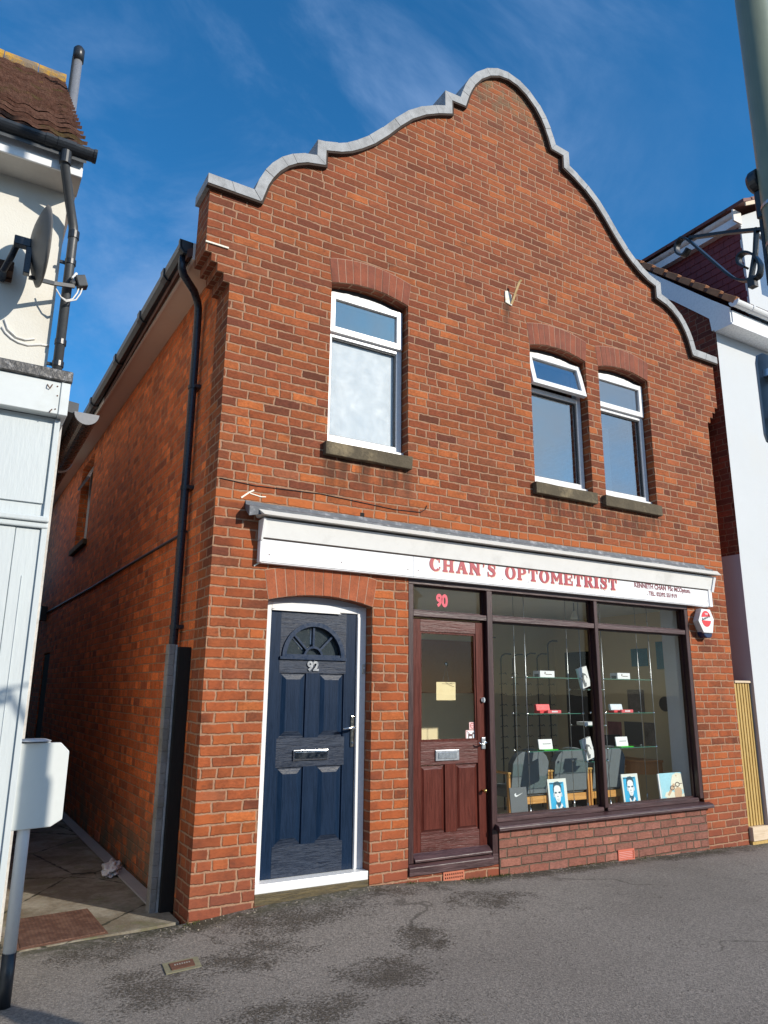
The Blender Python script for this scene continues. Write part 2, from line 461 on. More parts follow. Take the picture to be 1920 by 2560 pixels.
m_white = mat('white_card', (.82, .84, .86), .4, var=.02)
m_greyc = mat('grey_card', (.10, .115, .13), .5, var=.05)
m_green = mat('green_plastic', (.04, .55, .03), .3, var=.05)
m_cyan = mat('poster_cyan', (.02, .42, .74), .4, var=.12, vs=9)
m_poster_dk = mat('poster_dark_blue', (.012, .075, .125), .4, var=.2, vs=30)
m_sky2 = mat('poster_pale_blue', (.36, .68, .80), .4, var=.15, vs=6, dirt=(.78, .84, .83), dirtamt=.8, ds=5)
m_skin = mat('poster_skin', (.62, .42, .27), .5, var=.15, vs=14)
m_creamp = mat('poster_cream', (.80, .77, .64), .5, var=.08, vs=9)
m_notice = mat('notice_yellow', (.78, .64, .36), .6, var=.06, vs=14, dirt=(.66, .50, .22), dirtamt=.5, ds=16)
m_pinkst = mat('sticker_pink', (.78, .50, .48), .4, var=.03)
m_blueposter = mat('teal_poster', (.05, .25, .38), .5, var=.3, vs=8)
m_greyposter = mat('photo_poster', (.22, .20, .19), .5, var=.8, vs=6)
m_orangebd = mat('brown_board', (.42, .17, .07), .8, var=.2, vs=3)
m_blind = mat('white_blind', (.52, .57, .60), .5, var=.0, vs=1.2)
m_black = mat('black_ink', (.012, .012, .012), .4, var=.05)
m_orange = mat('lichen_brick', (.5, .2, .1), .8)

def roofmat():
    m = bpy.data.materials.new('concrete_roof_tile'); n = NT(m)
    p = n.pos(); a = n.noise(p, 3, 5, .65); b = n.noise(p, 26, 5, .7)
    c = n.mix(n.ss(a, .35, .65), (.155, .075, .052), (.21, .115, .085))
    k = n.m('MULTIPLY_ADD', n.m('SUBTRACT', b, .5), 1.5, 1.0)
    c = n.mix(1.0, c, n.comb(k, k, k), 'MULTIPLY')
    c = n.mix(n.m('MULTIPLY', n.ss(n.noise(p, 1.7, 6, .7), .56, .72), .8), c, (.13, .12, .035))
    c = n.mix(n.m('MULTIPLY', n.ss(n.noise(p, 7, 5, .7), .62, .74), .6), c, (.34, .22, .08))
    n.out(c, .9, 0, n.bump(b, .008)); return m
m_roof = roofmat()
def lichen():
    m = bpy.data.materials.new('ridge_lichen'); n = NT(m)
    p = n.pos(); b = n.noise(p, 5, 5, .7)
    c = n.mix(n.ss(b, .42, .6), (.22, .17, .12), (.50, .28, .04))
    n.out(c, .95, 0, n.bump(n.noise(p, 30, 4, .7), .01)); return m
m_lichen = lichen()

def asphalt():
    m = bpy.data.materials.new('worn_asphalt'); n = NT(m)
    p = n.pos(); sp = n.n('ShaderNodeSeparateXYZ'); n.l(p, sp.inputs[0])
    X, Y = sp.outputs[0], sp.outputs[1]
    big = n.noise(p, .55, 4, .6); med = n.noise(p, 2.6, 5, .65); fine = n.noise(p, 150, 3, .6)
    vo = n.n('ShaderNodeTexVoronoi', feature='F1'); n.l(p, vo.inputs['Vector']); vo.inputs['Scale'].default_value = 95
    vo2 = n.n('ShaderNodeTexVoronoi', feature='F1'); n.l(p, vo2.inputs['Vector']); vo2.inputs['Scale'].default_value = 210
    c = n.mix(n.ss(big, .35, .65), (.185, .163, .142), (.222, .198, .174))
    # loose dark coarse patches where the fines have washed out
    def blob(x, y, rx, ry):
        a = n.m('DIVIDE', n.m('SUBTRACT', X, x), rx); b = n.m('DIVIDE', n.m('SUBTRACT', Y, y), ry)
        d = n.m('ADD', n.m('MULTIPLY', a, a), n.m('MULTIPLY', b, b))
        return n.m('SUBTRACT', 1.0, n.ss(d, 0.0, 1.0))
    tot = None
    for b in ((.65, -.35, .8, .33), (.15, -.78, .55, .30), (-.55, -.25, .5, .30), (-.45, -.95, .4, .45), (1.2, -1.0, .35, .3), (.75, -1.35, .5, .35), (.1, -1.6, .6, .3),
              (2.1, -.55, .5, .3), (3.2, -.1, 1.6, .16), (5.2, -.15, 1.2, .16), (1.5, -.2, .7, .18), (-.2, -.1, .5, .2), (.4, -2.1, .5, .3)):
        v = blob(*b); tot = v if tot is None else n.m('MAXIMUM', tot, v)
    
    edge = n.m('ADD', n.m('MULTIPLY', n.m('SUBTRACT', n.noise(p, 4.5, 5, .7), .5), 2.6), n.m('MULTIPLY', n.m('SUBTRACT', n.noise(p, 55, 4, .8), .5), 4.5))
    pm = n.ss(n.m('ADD', n.m('MULTIPLY', tot, .80), edge), .52, 1.2)
    grit = n.ss(n.noise(p, 75, 3, .7), .38, .60)
    dark = n.mix(grit, (.030, .022, .013), (.115, .092, .068))
    c = n.mix(n.m('MULTIPLY', pm, .92), c, dark)
    # stone speckle
    k = n.m('MULTIPLY_ADD', n.m('SUBTRACT', n.noise(p, 62, 5, .75), .5), 1.9, 1.0)
    c = n.mix(1.0, c, n.comb(k, k, k), 'MULTIPLY')
    sc_ = n.n('ShaderNodeSeparateColor'); n.l(vo.outputs['Color'], sc_.inputs[0])
    k2 = n.m('MULTIPLY_ADD', sc_.outputs[0], .5, .75)
    c = n.mix(1.0, c, n.comb(k2, k2, k2), 'MULTIPLY')
    spk = n.m('MULTIPLY', n.m('LESS_THAN', vo.outputs['Distance'], .22), n.m('GREATER_THAN', n.noise(p, 60, 2, .5), .54))
    c = n.mix(n.m('MULTIPLY', spk, .75), c, (.06, .052, .046))
    wsp = n.n('ShaderNodeTexVoronoi', feature='F1'); n.l(p, wsp.inputs['Vector']); wsp.inputs['Scale'].default_value = 26
    wd = n.m('MULTIPLY', n.m('LESS_THAN', wsp.outputs['Distance'], .10), n.m('GREATER_THAN', n.noise(p, 9, 2, .5), .58))
    c = n.mix(n.m('MULTIPLY', wd, .6), c, (.46, .42, .36))
    # green-brown grime close to the wall
    gm = n.m('MULTIPLY', n.ss(n.m('ADD', Y, n.m('MULTIPLY', n.m('SUBTRACT', n.noise(p, 3, 4, .6), .5), .35)), -.22, -.04), n.ss(n.noise(p, 14, 5, .7), .34, .54))
    c = n.mix(n.m('MULTIPLY', gm, .8), c, (.050, .047, .022))
    cr = n.n('ShaderNodeTexVoronoi', feature='DISTANCE_TO_EDGE'); cr.inputs['Scale'].default_value = .38
    wv_ = n.n('ShaderNodeVectorMath', operation='ADD'); n.l(p, wv_.inputs[0])
    ns_ = n.n('ShaderNodeTexNoise'); n.l(p, ns_.inputs['Vector']); ns_.inputs['Scale'].default_value = 2.2; ns_.inputs['Detail'].default_value = 5
    sc2 = n.scale(ns_.outputs['Color'], (.9, .9, 0)); n.l(sc2, wv_.inputs[1]); n.l(wv_.outputs[0], cr.inputs['Vector'])
    crk = n.m('MULTIPLY', n.m('SUBTRACT', 1.0, n.ss(cr.outputs['Distance'], .001, .006)), n.ss(n.noise(p, .9, 2, .5), .50, .60))
    c = n.mix(n.m('MULTIPLY', crk, .6), c, (.045, .038, .03))
    h = n.m('ADD', n.m('MULTIPLY', vo.outputs['Distance'], .6), n.m('ADD', n.m('MULTIPLY', vo2.outputs['Distance'], .4), n.m('MULTIPLY', fine, .5)))
    hb = n.mix(pm, n.comb(.5, .5, .5), n.comb(1.6, 1.6, 1.6))
    h2 = n.m('MULTIPLY', h, n.m('ADD', .5, pm))
    n.out(c, .9, 0, n.bump(h2, .006)); return m
m_asphalt = asphalt()

def tread():
    m = bpy.data.materials.new('checker_plate'); n = NT(m)
    p = n.pos()
    rot = n.n('ShaderNodeVectorRotate'); n.l(p, rot.inputs[0]); rot.inputs['Angle'].default_value = R(45)
    ck = n.n('ShaderNodeTexChecker'); n.l(rot.outputs[0], ck.inputs[0]); ck.inputs['Scale'].default_value = 60
    b = n.noise(p, 12, 5, .7)
    c = n.mix(n.ss(b, .4, .62), (.12, .055, .035), (.20, .105, .07))
    c = n.mix(n.m('MULTIPLY', ck.outputs[1], .35), c, (.05, .028, .02))
    n.out(c, .7, .2, n.bump(ck.outputs[1], .002)); return m
m_tread = tread()

def glass(name, refl=1.0, tint=(1, 1, 1), minr=.02, ior=1.5):
    m = bpy.data.materials.new(name); n = NT(m)
    ge = n.n('ShaderNodeNewGeometry'); dt = n.n('ShaderNodeVectorMath', operation='DOT_PRODUCT')
    n.l(ge.outputs['Incoming'], dt.inputs[0]); n.l(ge.outputs['Normal'], dt.inputs[1])
    gr = n.m('SUBTRACT', 1.0, n.m('ABSOLUTE', dt.outputs['Value']))
    frv = n.m('MULTIPLY_ADD', n.m('POWER', gr, 5.0), .96, .04)
    t = n.n('ShaderNodeBsdfTransparent'); n.put(t.inputs[0], tint)
    g = n.n('ShaderNodeBsdfGlossy'); g.inputs['Roughness'].default_value = .0
    wob = n.bump(n.noise(n.pos(), 1.5, 1, .4), .0025); n.l(wob, g.inputs['Normal'])
    fac = n.m('MINIMUM', n.m('MULTIPLY_ADD', frv, refl, minr), 1.0)
    mx = n.n('ShaderNodeMixShader'); n.l(fac, mx.inputs[0]); n.l(t.outputs[0], mx.inputs[1]); n.l(g.outputs[0], mx.inputs[2])
    o = n.n('ShaderNodeOutputMaterial'); n.l(mx.outputs[0], o.inputs[0])
    return m
m_glass = glass('shop_glass', .45, (.97, .98, .97), .0)
m_glassup = glass('double_glazing', 1.6, (.62, .68, .74), .36)
m_glassw1 = glass('double_glazing_clear', 1.0, (.96, .97, .98), .0)
m_glassf = glass('shelf_glass', .8, (.88, .96, .93), .0)

# ------------------------------------------------------------------ ground
def interp(x, tb):
    if x <= tb[0][0]: return tb[0][1]
    for (a, za), (b, zb) in zip(tb, tb[1:]):
        if x <= b: return za + (zb - za) * (x - a) / (b - a)
    return tb[-1][1]
GT = [(-1.2, -.004), (-.3, 0), (0, .012), (.46, .052), (.95, .07), (1.4, .085), (1.75, .068), (2.3, .032), (3.2, .015), (4.2, .0), (6.04, -.036), (7, -.04)]
def gz(x, y):
    w = max(0, min(1, (y + 1.3) / 1.2)); w = w * w * (3 - 2 * w)
    z = interp(x, GT) * w
    if y > .02: z = min(z, interp(x, GT)) - min(1.0, (y - .02) / .03) * .06
    return z
mb = MB()
xs = [-60, -30, -15, -8, -5, -3] + [-2 + .1 * i for i in range(0, 91)] + [8, 10, 15, 30, 60]
ys = [-4.4, -4, -3.5, -3, -2.5, -2] + [-1.8 + .1 * i for i in range(0, 18)] + [-.05, 0, .02, .05, 2, 6, 15, 40, 90]
grid = [[mb.V((x, y, gz(x, y))) for y in ys] for x in xs]
for i in range(len(xs) - 1):
    for j in range(len(ys) - 1):
        mb.f([grid[i][j], grid[i + 1][j], grid[i + 1][j + 1], grid[i][j + 1]])
struct(mb.build('pavement', m_asphalt, smooth=True))
mb = MB(); mb.box(-60, 60, -4.53, -4.403, -.3, .001)
struct(mb.build('kerb', m_concrete, bevel=.01))
mb = MB(); mb.quad((-400, -400, -.12), (400, -400, -.12), (400, -4.5, -.12), (-400, -4.5, -.12))
struct(mb.build('road', mat('road_asphalt', (.07, .068, .066), .9, var=.2, vs=3, bump=.003, bs=80)))
mb = MB(); mb.quad((-400, -4.5, -.2), (400, -4.5, -.2), (400, 400, -.2), (-400, 400, -.2))
struct(mb.build('ground', m_concrete))

# alley floor
mb = MB()
al = [(-1.2, -.03), (-.53, .035), (-.03, .09), (-.03, .35), (-.20, 14), (-1.2, 14)]
mb.prism(al, -.08, .006, 'z')
def alleymat():
    m = bpy.data.materials.new('alley_concrete'); n = NT(m); p = n.pos()
    a = n.noise(p, 2.2, 6, .7); b = n.noise(p, 40, 4, .7)
    c = n.mix(n.ss(a, .35, .62), (.30, .275, .22), (.155, .125, .085))
    c = n.mix(n.m('MULTIPLY', n.ss(n.noise(p, 4, 5, .7), .52, .66), .55), c, (.14, .15, .06))
    k = n.m('MULTIPLY_ADD', n.m('SUBTRACT', b, .5), .7, 1.0)
    c = n.mix(1.0, c, n.comb(k, k, k), 'MULTIPLY')
    cr = n.n('ShaderNodeTexVoronoi', feature='DISTANCE_TO_EDGE'); n.l(n.scale(p, (1, .8, 1)), cr.inputs['Vector']); cr.inputs['Scale'].default_value = 1.1
    ck = n.m('SUBTRACT', 1.0, n.ss(n.m('ADD', cr.outputs[0], n.m('MULTIPLY', n.m('SUBTRACT', n.noise(p, 12, 3, .6), .5), .06)), .0, .012))
    c = n.mix(ck, c, (.03, .028, .015))
    n.out(c, .85, 0, n.bump(b, .003)); return m
struct(mb.build('alley_floor', alleymat()))
mb = MB(); mb.prism([(-.135, .46), (-.03, .46), (-.155, 12), (-.265, 12)], .008, .024, 'z')
struct(mb.build('drainage_channel', m_channel, bevel=.004))

random.seed(21); mb = MB(); mb2 = MB()
for i in range(420):
    x = random.uniform(-.6, 6.2); y = -abs(random.gauss(0, .09)) - .012 if i % 3 else -random.uniform(0, 2.6)
    r_ = random.uniform(.003, .0075) if i % 3 else random.uniform(.002, .005)
    z = gz(x, y); a = random.uniform(0, 6.28)
    pts = [(x + r_ * random.uniform(.6, 1.3) * math.cos(a + k * 1.2566), y + r_ * random.uniform(.6, 1.3) * math.sin(a + k * 1.2566)) for k in range(5)]
    mb.prism(pts, z - .002, z + r_ * .6, 'z')
gr = mb.build('loose_grit', mat('grit_stones', (.30, .26, .20), .9, var=.9, vs=40)); gr['kind'] = 'stuff'
for cx, w_, n_b in ((2.35, .12, 60), (2.62, .16, 80), (1.72, .05, 20), (.02, .06, 24), (3.6, .2, 26), (5.5, .3, 36), (4.4, .2, 20)):
    for i in range(n_b):
        x = cx + random.gauss(0, w_ * .5); y = -.012 - abs(random.gauss(0, .018)); z = gz(x, y)
        a = random.uniform(0, 6.28); l_ = random.uniform(.008, .028); w2_ = random.uniform(.002, .005)
        dx, dy = math.cos(a), math.sin(a)
        mb2.quad((x - dy * w2_, y + dx * w2_, z), (x + dy * w2_, y - dx * w2_, z), (x + dx * l_ * .6 + dy * w2_ * .6, y - abs(dy) * l_ * .6, z + l_ * .8), (x + dx * l_ * .6 - dy * w2_ * .6, y - abs(dy) * l_ * .6 + .001, z + l_ * .8))
wd_ = mb2.build('moss', mat('moss_green', (.085, .10, .02), .9, var=.5, vs=30)); wd_['kind'] = 'stuff'
# inspection cover, stopcock cover
mb = MB(); mb.prism([(-1.0, .005), (-.505, .075), (-.53, .67), (-.985, .63)], .008, .016, 'z')
mc = mb.build('inspection_cover', m_tread, bevel=.002)
mb = MB(); mb.prism([(-1.02, -.012), (-.49, .06), (-.515, .69), (-1.0, .65)], .007, .0105, 'z')
mb.build('cover_frame', m_rust, mc); rebase(mc)
bpy.data.objects['cover_frame'].data.transform(Matrix.Translation(-mc.location))
tag(mc, 'rusty brown checker plate cover in the alley mouth beside the white shopfront', 'manhole cover')
sc = thing('stopcock_cover', (-.235, -.71, 0), 'small rusty rectangular cover with lettering set in pale concrete in the asphalt', 'utility cover')
mb = MB(); mb.prism([(-.345, -.80), (-.14, -.775), (-.115, -.61), (-.325, -.63)], .002, .006, 'z'); mb.build('surround', mat('pale_green_concrete', (.22, .205, .13), .9, var=.3, vs=20), sc)
mb = MB(); mb.prism([(-.305, -.765), (-.17, -.75), (-.155, -.645), (-.295, -.66)], .0065, .010, 'z'); mb.build('lid', m_rust, sc)
mb = MB()
for i, ch in enumerate('WATER'):
    pass
mb = MB()
for i in range(7): mb.prism([(-.275 + i * .014, -.706 + i * .0017), (-.267 + i * .014, -.705 + i * .0017), (-.265 + i * .014, -.688 + i * .0017), (-.273 + i * .014, -.689 + i * .0017)], .0102, .0112, 'z')
build_each(mb, 'raised_mark', m_concrete, sc)


# crumpled plastic bag
mb = MB(); bmesh.ops.create_icosphere(mb.bm, subdivisions=4, radius=1.0)
from mathutils import noise as mnoise
for v in mb.bm.verts:
    d = v.co.normalized()
    k = 1 + .55 * mnoise.noise(d * 2.3 + Vector((3, 1, 7))) + .30 * abs(mnoise.noise(d * 6.1)) + .12 * mnoise.noise(d * 15)
    q = d * k
    v.co = Vector((-.165 + q.x * .07 + q.y * .045, 1.72 + q.y * .22, .030 + max(-.015, q.z * .045)))
tag(rebase(mb.build('plastic_bag', m_bag, smooth=True)), 'crumpled white plastic bag lying on the alley drainage channel', 'bag')

# ------------------------------------------------------------------ main building
B1 = thing('brick_building', (3.02, 0, 0), 'red brick shop building with shaped Dutch gable and grey coping', 'building')
# top edge of the shaped gable (left half), top of coping
HALF = [(-.25, 5.64), (.15, 5.64), (.185, 5.76), (.235, 5.87), (.30, 5.97), (.38, 6.06), (.48, 6.135), (.60, 6.195), (.715, 6.225),
        (.715, 6.385), (.785, 6.40), (.92, 6.445), (1.02, 6.495), (1.12, 6.565), (1.25, 6.675), (1.395, 6.83), (1.53, 6.995), (1.68, 7.155), (1.86, 7.295), (2.02, 7.385), (2.145, 7.44),
        (2.145, 7.63), (2.345, 7.645), (2.375, 7.74), (2.41, 7.83), (2.47, 7.945), (2.57, 8.08), (2.71, 8.20), (2.86, 8.275), (3.02, 8.302)]
TOP = HALF + [(6.04 - x, z) for x, z in reversed(HALF[:-1])]
def inset(pl, d):
    """offset an open polyline to its right-hand (lower) side by d"""
    out = []
    for i, p in enumerate(pl):
        a = Vector(pl[max(i - 1, 0)]); b = Vector(pl[min(i + 1, len(pl) - 1)]); c = Vector(p)
        d1 = (c - a).normalized() if i > 0 else (b - c).normalized()
        d2 = (b - c).normalized() if i < len(pl) - 1 else d1
        n1 = Vector((d1.y, -d1.x)); n2 = Vector((d2.y, -d2.x))
        nn = (n1 + n2)
        if nn.length < 1e-6: nn = n1
        nn.normalize(); k = d / max(.35, nn.dot(n1))
        out.append((c.x + nn.x * k, c.y + nn.y * k))
    return out
LOWL = inset(TOP, .085)
wall_top = inset(TOP, .083)
wall_top[0] = (-.215, 5.557); wall_top[-1] = (6.255, 5.557)
# openings
def arch_open(x0, x1, z0, zs, rise, n=10):
    pts = [(x0, z0), (x0, zs)]
    for i in range(1, n):
        t = i / n; x = x0 + (x1 - x0) * t
        pts.append((x, zs + rise * (1 - (2 * t - 1) ** 2)))
    return pts + [(x1, zs), (x1, z0)]
OPS = [arch_open(.92, 1.72, 3.545, 5.03, .062), arch_open(3.21, 4.01, 3.535, 5.03, .062), arch_open(4.20, 5.00, 3.535, 5.03, .062),
       arch_open(.46, 1.377, .055, 2.19, .06), [(1.725, .112), (1.725, 2.47), (5.35, 2.47), (5.35, .112)]]
cor = .0545; zc = 4.738
outline = [(0, -.25), (0, zc)]
for i in range(4):
    outline += [(-cor * (i + 1) + .0, zc + .075 * i), (-cor * (i + 1), zc + .075 * (i + 1))]
outline[1] = (0, zc)
outline = [(0, -.25), (0, zc)]
for i in range(4):
    outline += [(-cor * (i + 1), zc + .0745 * i), (-cor * (i + 1), zc + .0745 * (i + 1))]
outline = outline[:-1] + [(-.218, zc + .0745 * 3)]
o2 = []
for p in outline:
    if not o2 or (abs(p[0] - o2[-1][0]) > 1e-5 or abs(p[1] - o2[-1][1]) > 1e-5): o2.append(p)
outline = o2
right = [(6.04 - x, z) for x, z in reversed(outline)]
poly = outline + wall_top + right
mb = MB(); mb.prism(poly, 0.0, .31, 'y', OPS)
mb.build('front_wall', FC, B1)
# coping: brick-on-edge lengths, slightly uneven
mb = MB()
def resample(pl, step):
    out = [pl[0]]; segs = []
    for a, b in zip(pl, pl[1:]):
        L = math.hypot(b[0] - a[0], b[1] - a[1]); k = max(1, round(L / step))
        for i in range(1, k + 1): out.append((a[0] + (b[0] - a[0]) * i / k, a[1] + (b[1] - a[1]) * i / k))
    return out
tp, lo = TOP, inset(TOP, .088)
acc = 0
for i in range(len(tp) - 1):
    a, b, c, d = tp[i], tp[i + 1], lo[i], lo[i + 1]
    L = math.hypot(b[0] - a[0], b[1] - a[1]); k = max(1, round(L / .215))
    for j in range(k):
        t0, t1 = j / k, (j + 1) / k
        g = .002 / max(L / k, .01)
        if k > 1 or random.random() < .8: t0g, t1g = t0 + (g if j else 0) / k, t1 - g / k
        else: t0g, t1g = t0, t1
        P = lambda p, q, t: (p[0] + (q[0] - p[0]) * t, p[1] + (q[1] - p[1]) * t)
        jy = random.uniform(-.003, .003); jz = random.uniform(-.003, .003)
        p0, p1, q1, q0 = P(a, b, t0g), P(a, b, t1g), P(c, d, t1g), P(c, d, t0g)
        y0, y1 = -.05 + jy, .315
        mb.hexa([(q0[0], y0, q0[1]), (p0[0], y0, p0[1] + jz), (q0[0], y1, q0[1]), (p0[0], y1, p0[1] + jz),
                 (q1[0], y0, q1[1]), (p1[0], y0, p1[1] + jz), (q1[0], y1, q1[1]), (p1[0], y1, p1[1] + jz)])
mb.bm.normal_update(); bmesh.ops.recalc_face_normals(mb.bm, faces=mb.bm.faces[:])
cp_ = mb.build('coping', m_coping, B1)
mb = MB()
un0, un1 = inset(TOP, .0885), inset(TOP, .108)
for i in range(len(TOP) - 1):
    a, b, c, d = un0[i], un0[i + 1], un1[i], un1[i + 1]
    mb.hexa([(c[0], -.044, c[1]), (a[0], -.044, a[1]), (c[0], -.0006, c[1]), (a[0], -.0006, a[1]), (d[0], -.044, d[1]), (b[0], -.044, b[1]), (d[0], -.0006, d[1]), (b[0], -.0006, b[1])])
mb.build('coping_shade', m_shade, cp_)  # dark strip paints the shade below the coping overhang
mb = MB(); mb.box(-.222, -.03, -.014, -.002, 5.032, 5.046); mb.build('mortar_fillet', m_creamp, B1)
# side and back walls, roof, floors
mb = MB(); sw_win = [(5.86, 3.60), (5.86, 4.92), (6.9, 4.92), (6.9, 3.60)]
mb.prism([(.311, -.25), (14, -.25), (14, 5.10), (.311, 5.10)], 0, .22, 'x', [sw_win, [(8.3, -.2), (8.3, 2.1), (9.1, 2.1), (9.1, -.2)]])
for v in mb.bm.verts: v.co.x -= .012 * (v.co.y - .311)
mb.build('side_wall', SB, B1)
mb = MB(); mb.box(5.82, 6.04, .311, 13.5, -.25, 5.1); mb.build('side_wall', FC, B1)
mb = MB(); mb.box(0, 5.82, 13.5, 13.7, -.25, 5.1); mb.build('rear_wall', SB, B1)
mb = MB()
mb.prism([(-.28, 5.13), (3.02, 7.35), (6.32, 5.13), (6.32, 5.05), (3.02, 7.24), (-.28, 5.05)], .32, 14, 'y'); mb.build('roof', m_browntile, B1)
mb = MB(); mb.box(.08, 5.815, .315, 13.4, 2.62, 2.9); mb.build('upper_floor', m_carpet, B1)
mb = MB(); mb.box(.08, 5.815, 3.5, 3.6, 2.95, 5.1); mb.box(2.4, 2.5, .32, 3.5, 2.95, 5.1); mb.build('upper_partition', m_cream2, B1)
# shop room lining
mb = MB(); mb.box(1.62, 5.8, .315, 2.6, -.1, .10); mb.build('shop_floor', m_carpet, B1)
mb = MB(); mb.box(1.62, 5.8, .315, 2.6, 2.475, 2.55); mb.build('shop_ceiling', m_ceil, B1)
mb = MB(); mb.box(1.56, 5.8, 2.5, 2.6, .10, 2.475); mb.box(5.73, 5.80, .315, 2.5, .1, 2.475)
mb.build('shop_wall', m_cream2, B1)
mb = MB(); mb.box(1.52, 1.62, .315, 2.499, .1, 2.475); mb.build('shop_side_wall', mat('darkened_side_wall', (.09, .055, .035), .8), B1)  # wall colour darkened for the shade of a deeper room
mb = MB(); mb.box(5.40, 5.72, .312, .36, .1, 2.474); mb.box(5.341, 5.3485, .112, .36, .41, 2.46); mb.box(5.3486, 5.40, .3125, .36, .4, 2.46); mb.build('shop_reveal', m_greywall, B1)
mb = MB(); mb.box(5.722, 5.728, 1.85, 2.3, .1, 2.05); mb.build('inner_doorway', m_dark, B1)
mb = MB(); mb.box(2.66, 5.34, .112, .40, .395, .425); mb.build('window_ledge', m_ledge, B1, bevel=.003)
mb = MB(); mb.box(2.7, 5.34, .38, .395, .10, .394); mb.build('ledge_front', m_cream2, B1)

# brick arches
def arch(x0, x1, zs, rise, h, n, mats, flare=.03):
    ys = -.004
    R0 = ((x1 - x0) / 2) ** 2 / (2 * rise) + rise / 2
    cx = (x0 + x1) / 2; cz = zs + rise - R0
    a0 = math.asin((x1 - x0) / 2 / R0)
    mbb = MB(); mbm = MB()
    def pt(a, rr): return (cx + math.sin(a) * rr, cz + math.cos(a) * rr)
    fl = flare / (x1 - x0) * 2
    for i in range(n):
        t0 = -1 + 2 * i / n; t1 = -1 + 2 * (i + 1) / n
        g = .06 / n
        a, b = t0 + g, t1 - g
        jj = random.uniform(-.0015, .0015)
        def q(t, top):
            x = cx + t * (x1 - x0) / 2 * (1 + (fl if top else 0))
            z0 = zs + rise * (1 - t * t) + .001
            return (x, z0 + (h if top else 0))
        p = [q(a, 0), q(a, 1), q(b, 1), q(b, 0)]
        mbb.mi = random.choice((0, 0, 1)) if len(mats) > 1 else 0
        mbb.hexa([(p[0][0], ys + jj, p[0][1]), (p[1][0], ys + jj, p[1][1]), (p[0][0], .1, p[0][1]), (p[1][0], .1, p[1][1]),
                  (p[3][0], ys + jj, p[3][1]), (p[2][0], ys + jj, p[2][1]), (p[3][0], .1, p[3][1]), (p[2][0], .1, p[2][1])])
    k = 12; up = []; dn = []
    for i in range(k + 1):
        t = -1 + 2 * i / k
        dn.append((cx + t * (x1 - x0) / 2, zs + rise * (1 - t * t) + .0005)); up.append((cx + t * (x1 - x0) / 2 * (1 + fl), zs + rise * (1 - t * t) + h + .006))
    mbm.prism(dn + list(reversed(up)), -.0018, -.0004, 'y')
    o = mbb.build('brick_arch', mats, B1, bevel=.002)
    mbm.build('arch_mortar', m_archm, o)
arch(.92, 1.72, 5.03, .062, .228, 11, [m_arch2, m_arch3])
arch(3.21, 4.01, 5.03, .062, .235, 11, [m_arch2, m_arch3])
arch(4.20, 5.00, 5.03, .062, .228, 11, [m_arch2, m_arch3])
arch(.46, 1.377, 2.19, .06, .222, 12, [m_arch], .04)

# stone sills
for x0, x1 in ((.885, 1.735), (3.175, 4.015), (4.135, 5.01)):
    mb = MB(); mb.box(x0, x1, -.055, .12, 3.42, 3.535)
    bmesh.ops.subdivide_edges(mb.bm, edges=mb.bm.edges[:], cuts=5, use_grid_fill=True)
    for v in mb.bm.verts:
        v.co += Vector((mnoise.noise(v.co * 9), mnoise.noise(v.co * 9 + Vector((5, 0, 0))), mnoise.noise(v.co * 9 + Vector((0, 7, 0))))) * .006
    mb.build('stone_sill', m_stone, B1, bevel=.004)

# casement windows
def frame(mb, x0, x1, z0, z1, w, y0, y1):
    mb.box(x0, x0 + w, y0, y1, z0, z1); mb.box(x1 - w, x1, y0, y1, z0, z1)
    mb.box(x0 + w, x1 - w, y0, y1, z1 - w, z1); mb.box(x0 + w, x1 - w, y0, y1, z0, z0 + w)
def casement(x0, x1, gl, open_=False, blind=False):
    zb, zt, zm = 3.545, 4.99, 4.60
    w = .055
    mb = MB(); frame(mb, x0, x1, zb + .05, zt, w, .10, .17)
    mb.box(x0 + w, x1 - w, .10, .17, zm - .035, zm + .012)
    mb.box(x0 - .0, x1 + .0, .06, .17, zb - .008, zb + .05)
    wd = mb.build('window', m_upvc, B1, bevel=.004, seg=2)
    # arched closing piece and uneven sealant bead
    mb = MB(); pts = [(x0, zt)]
    n = 14
    for i in range(n + 1):
        t = i / n; pts.append((x0 + (x1 - x0) * t, zt + .04 + .058 * (1 - (2 * t - 1) ** 2)))
    pts.append((x1, zt)); mb.prism(pts, .125, .17, 'y'); mb.build('arch_infill', m_greyp, wd)
    mb = MB(); pts = [(x0 + .0, zt)]
    for i in range(25):
        t = i / 24; pts.append((x0 + (x1 - x0) * (.0 + .93 * t), zt + .001 + .038 * math.sin(PI * t) ** .7 + random.uniform(-.003, .003)))
    pts.append((x0 + (x1 - x0) * .935, zt)); mb.prism(pts, .095, .124, 'y')
    mb.build('sealant', m_sealant, wd)
    mb = MB(); mb.box(x0 + w, x1 - w, .135, .14, zb + .05 + w, zm - .035); mb.build('pane', gl, wd)
    # top-hung sash
    s = MB(); W = x1 - x0; h = zt - (zm + .002) - .004
    ang = R(13) if open_ else 0
    s.M = Matrix.Translation((0, .088, zt - .004)) @ Matrix.Rotation(-ang, 4, 'X') @ Matrix.Translation((0, 0, -h))
    s2 = MB(); s2.M = s.M
    frame(s, x0 + .012, x1 - .012, 0, h, .058, -.018, .03)
    sh = s.build('top_sash', m_upvc, wd, bevel=.004, seg=2)
    s2.box(x0 + .07, x1 - .07, .006, .010, .058, h - .058); s2.build('pane', gl if not blind else m_glassup, sh)
    mb = MB(); frame(mb, x0 + w, x1 - w, zb + .05 + w, zm - .035, .010, .118, .134); mb.build('gasket', m_greyp, wd)
    if blind:
        mb = MB(); mb.box(x0 + w + .002, x1 - w - .002, .15, .155, zb + .1, zm - .04); mb.build('obscured_pane', m_blind, wd)
    return wd
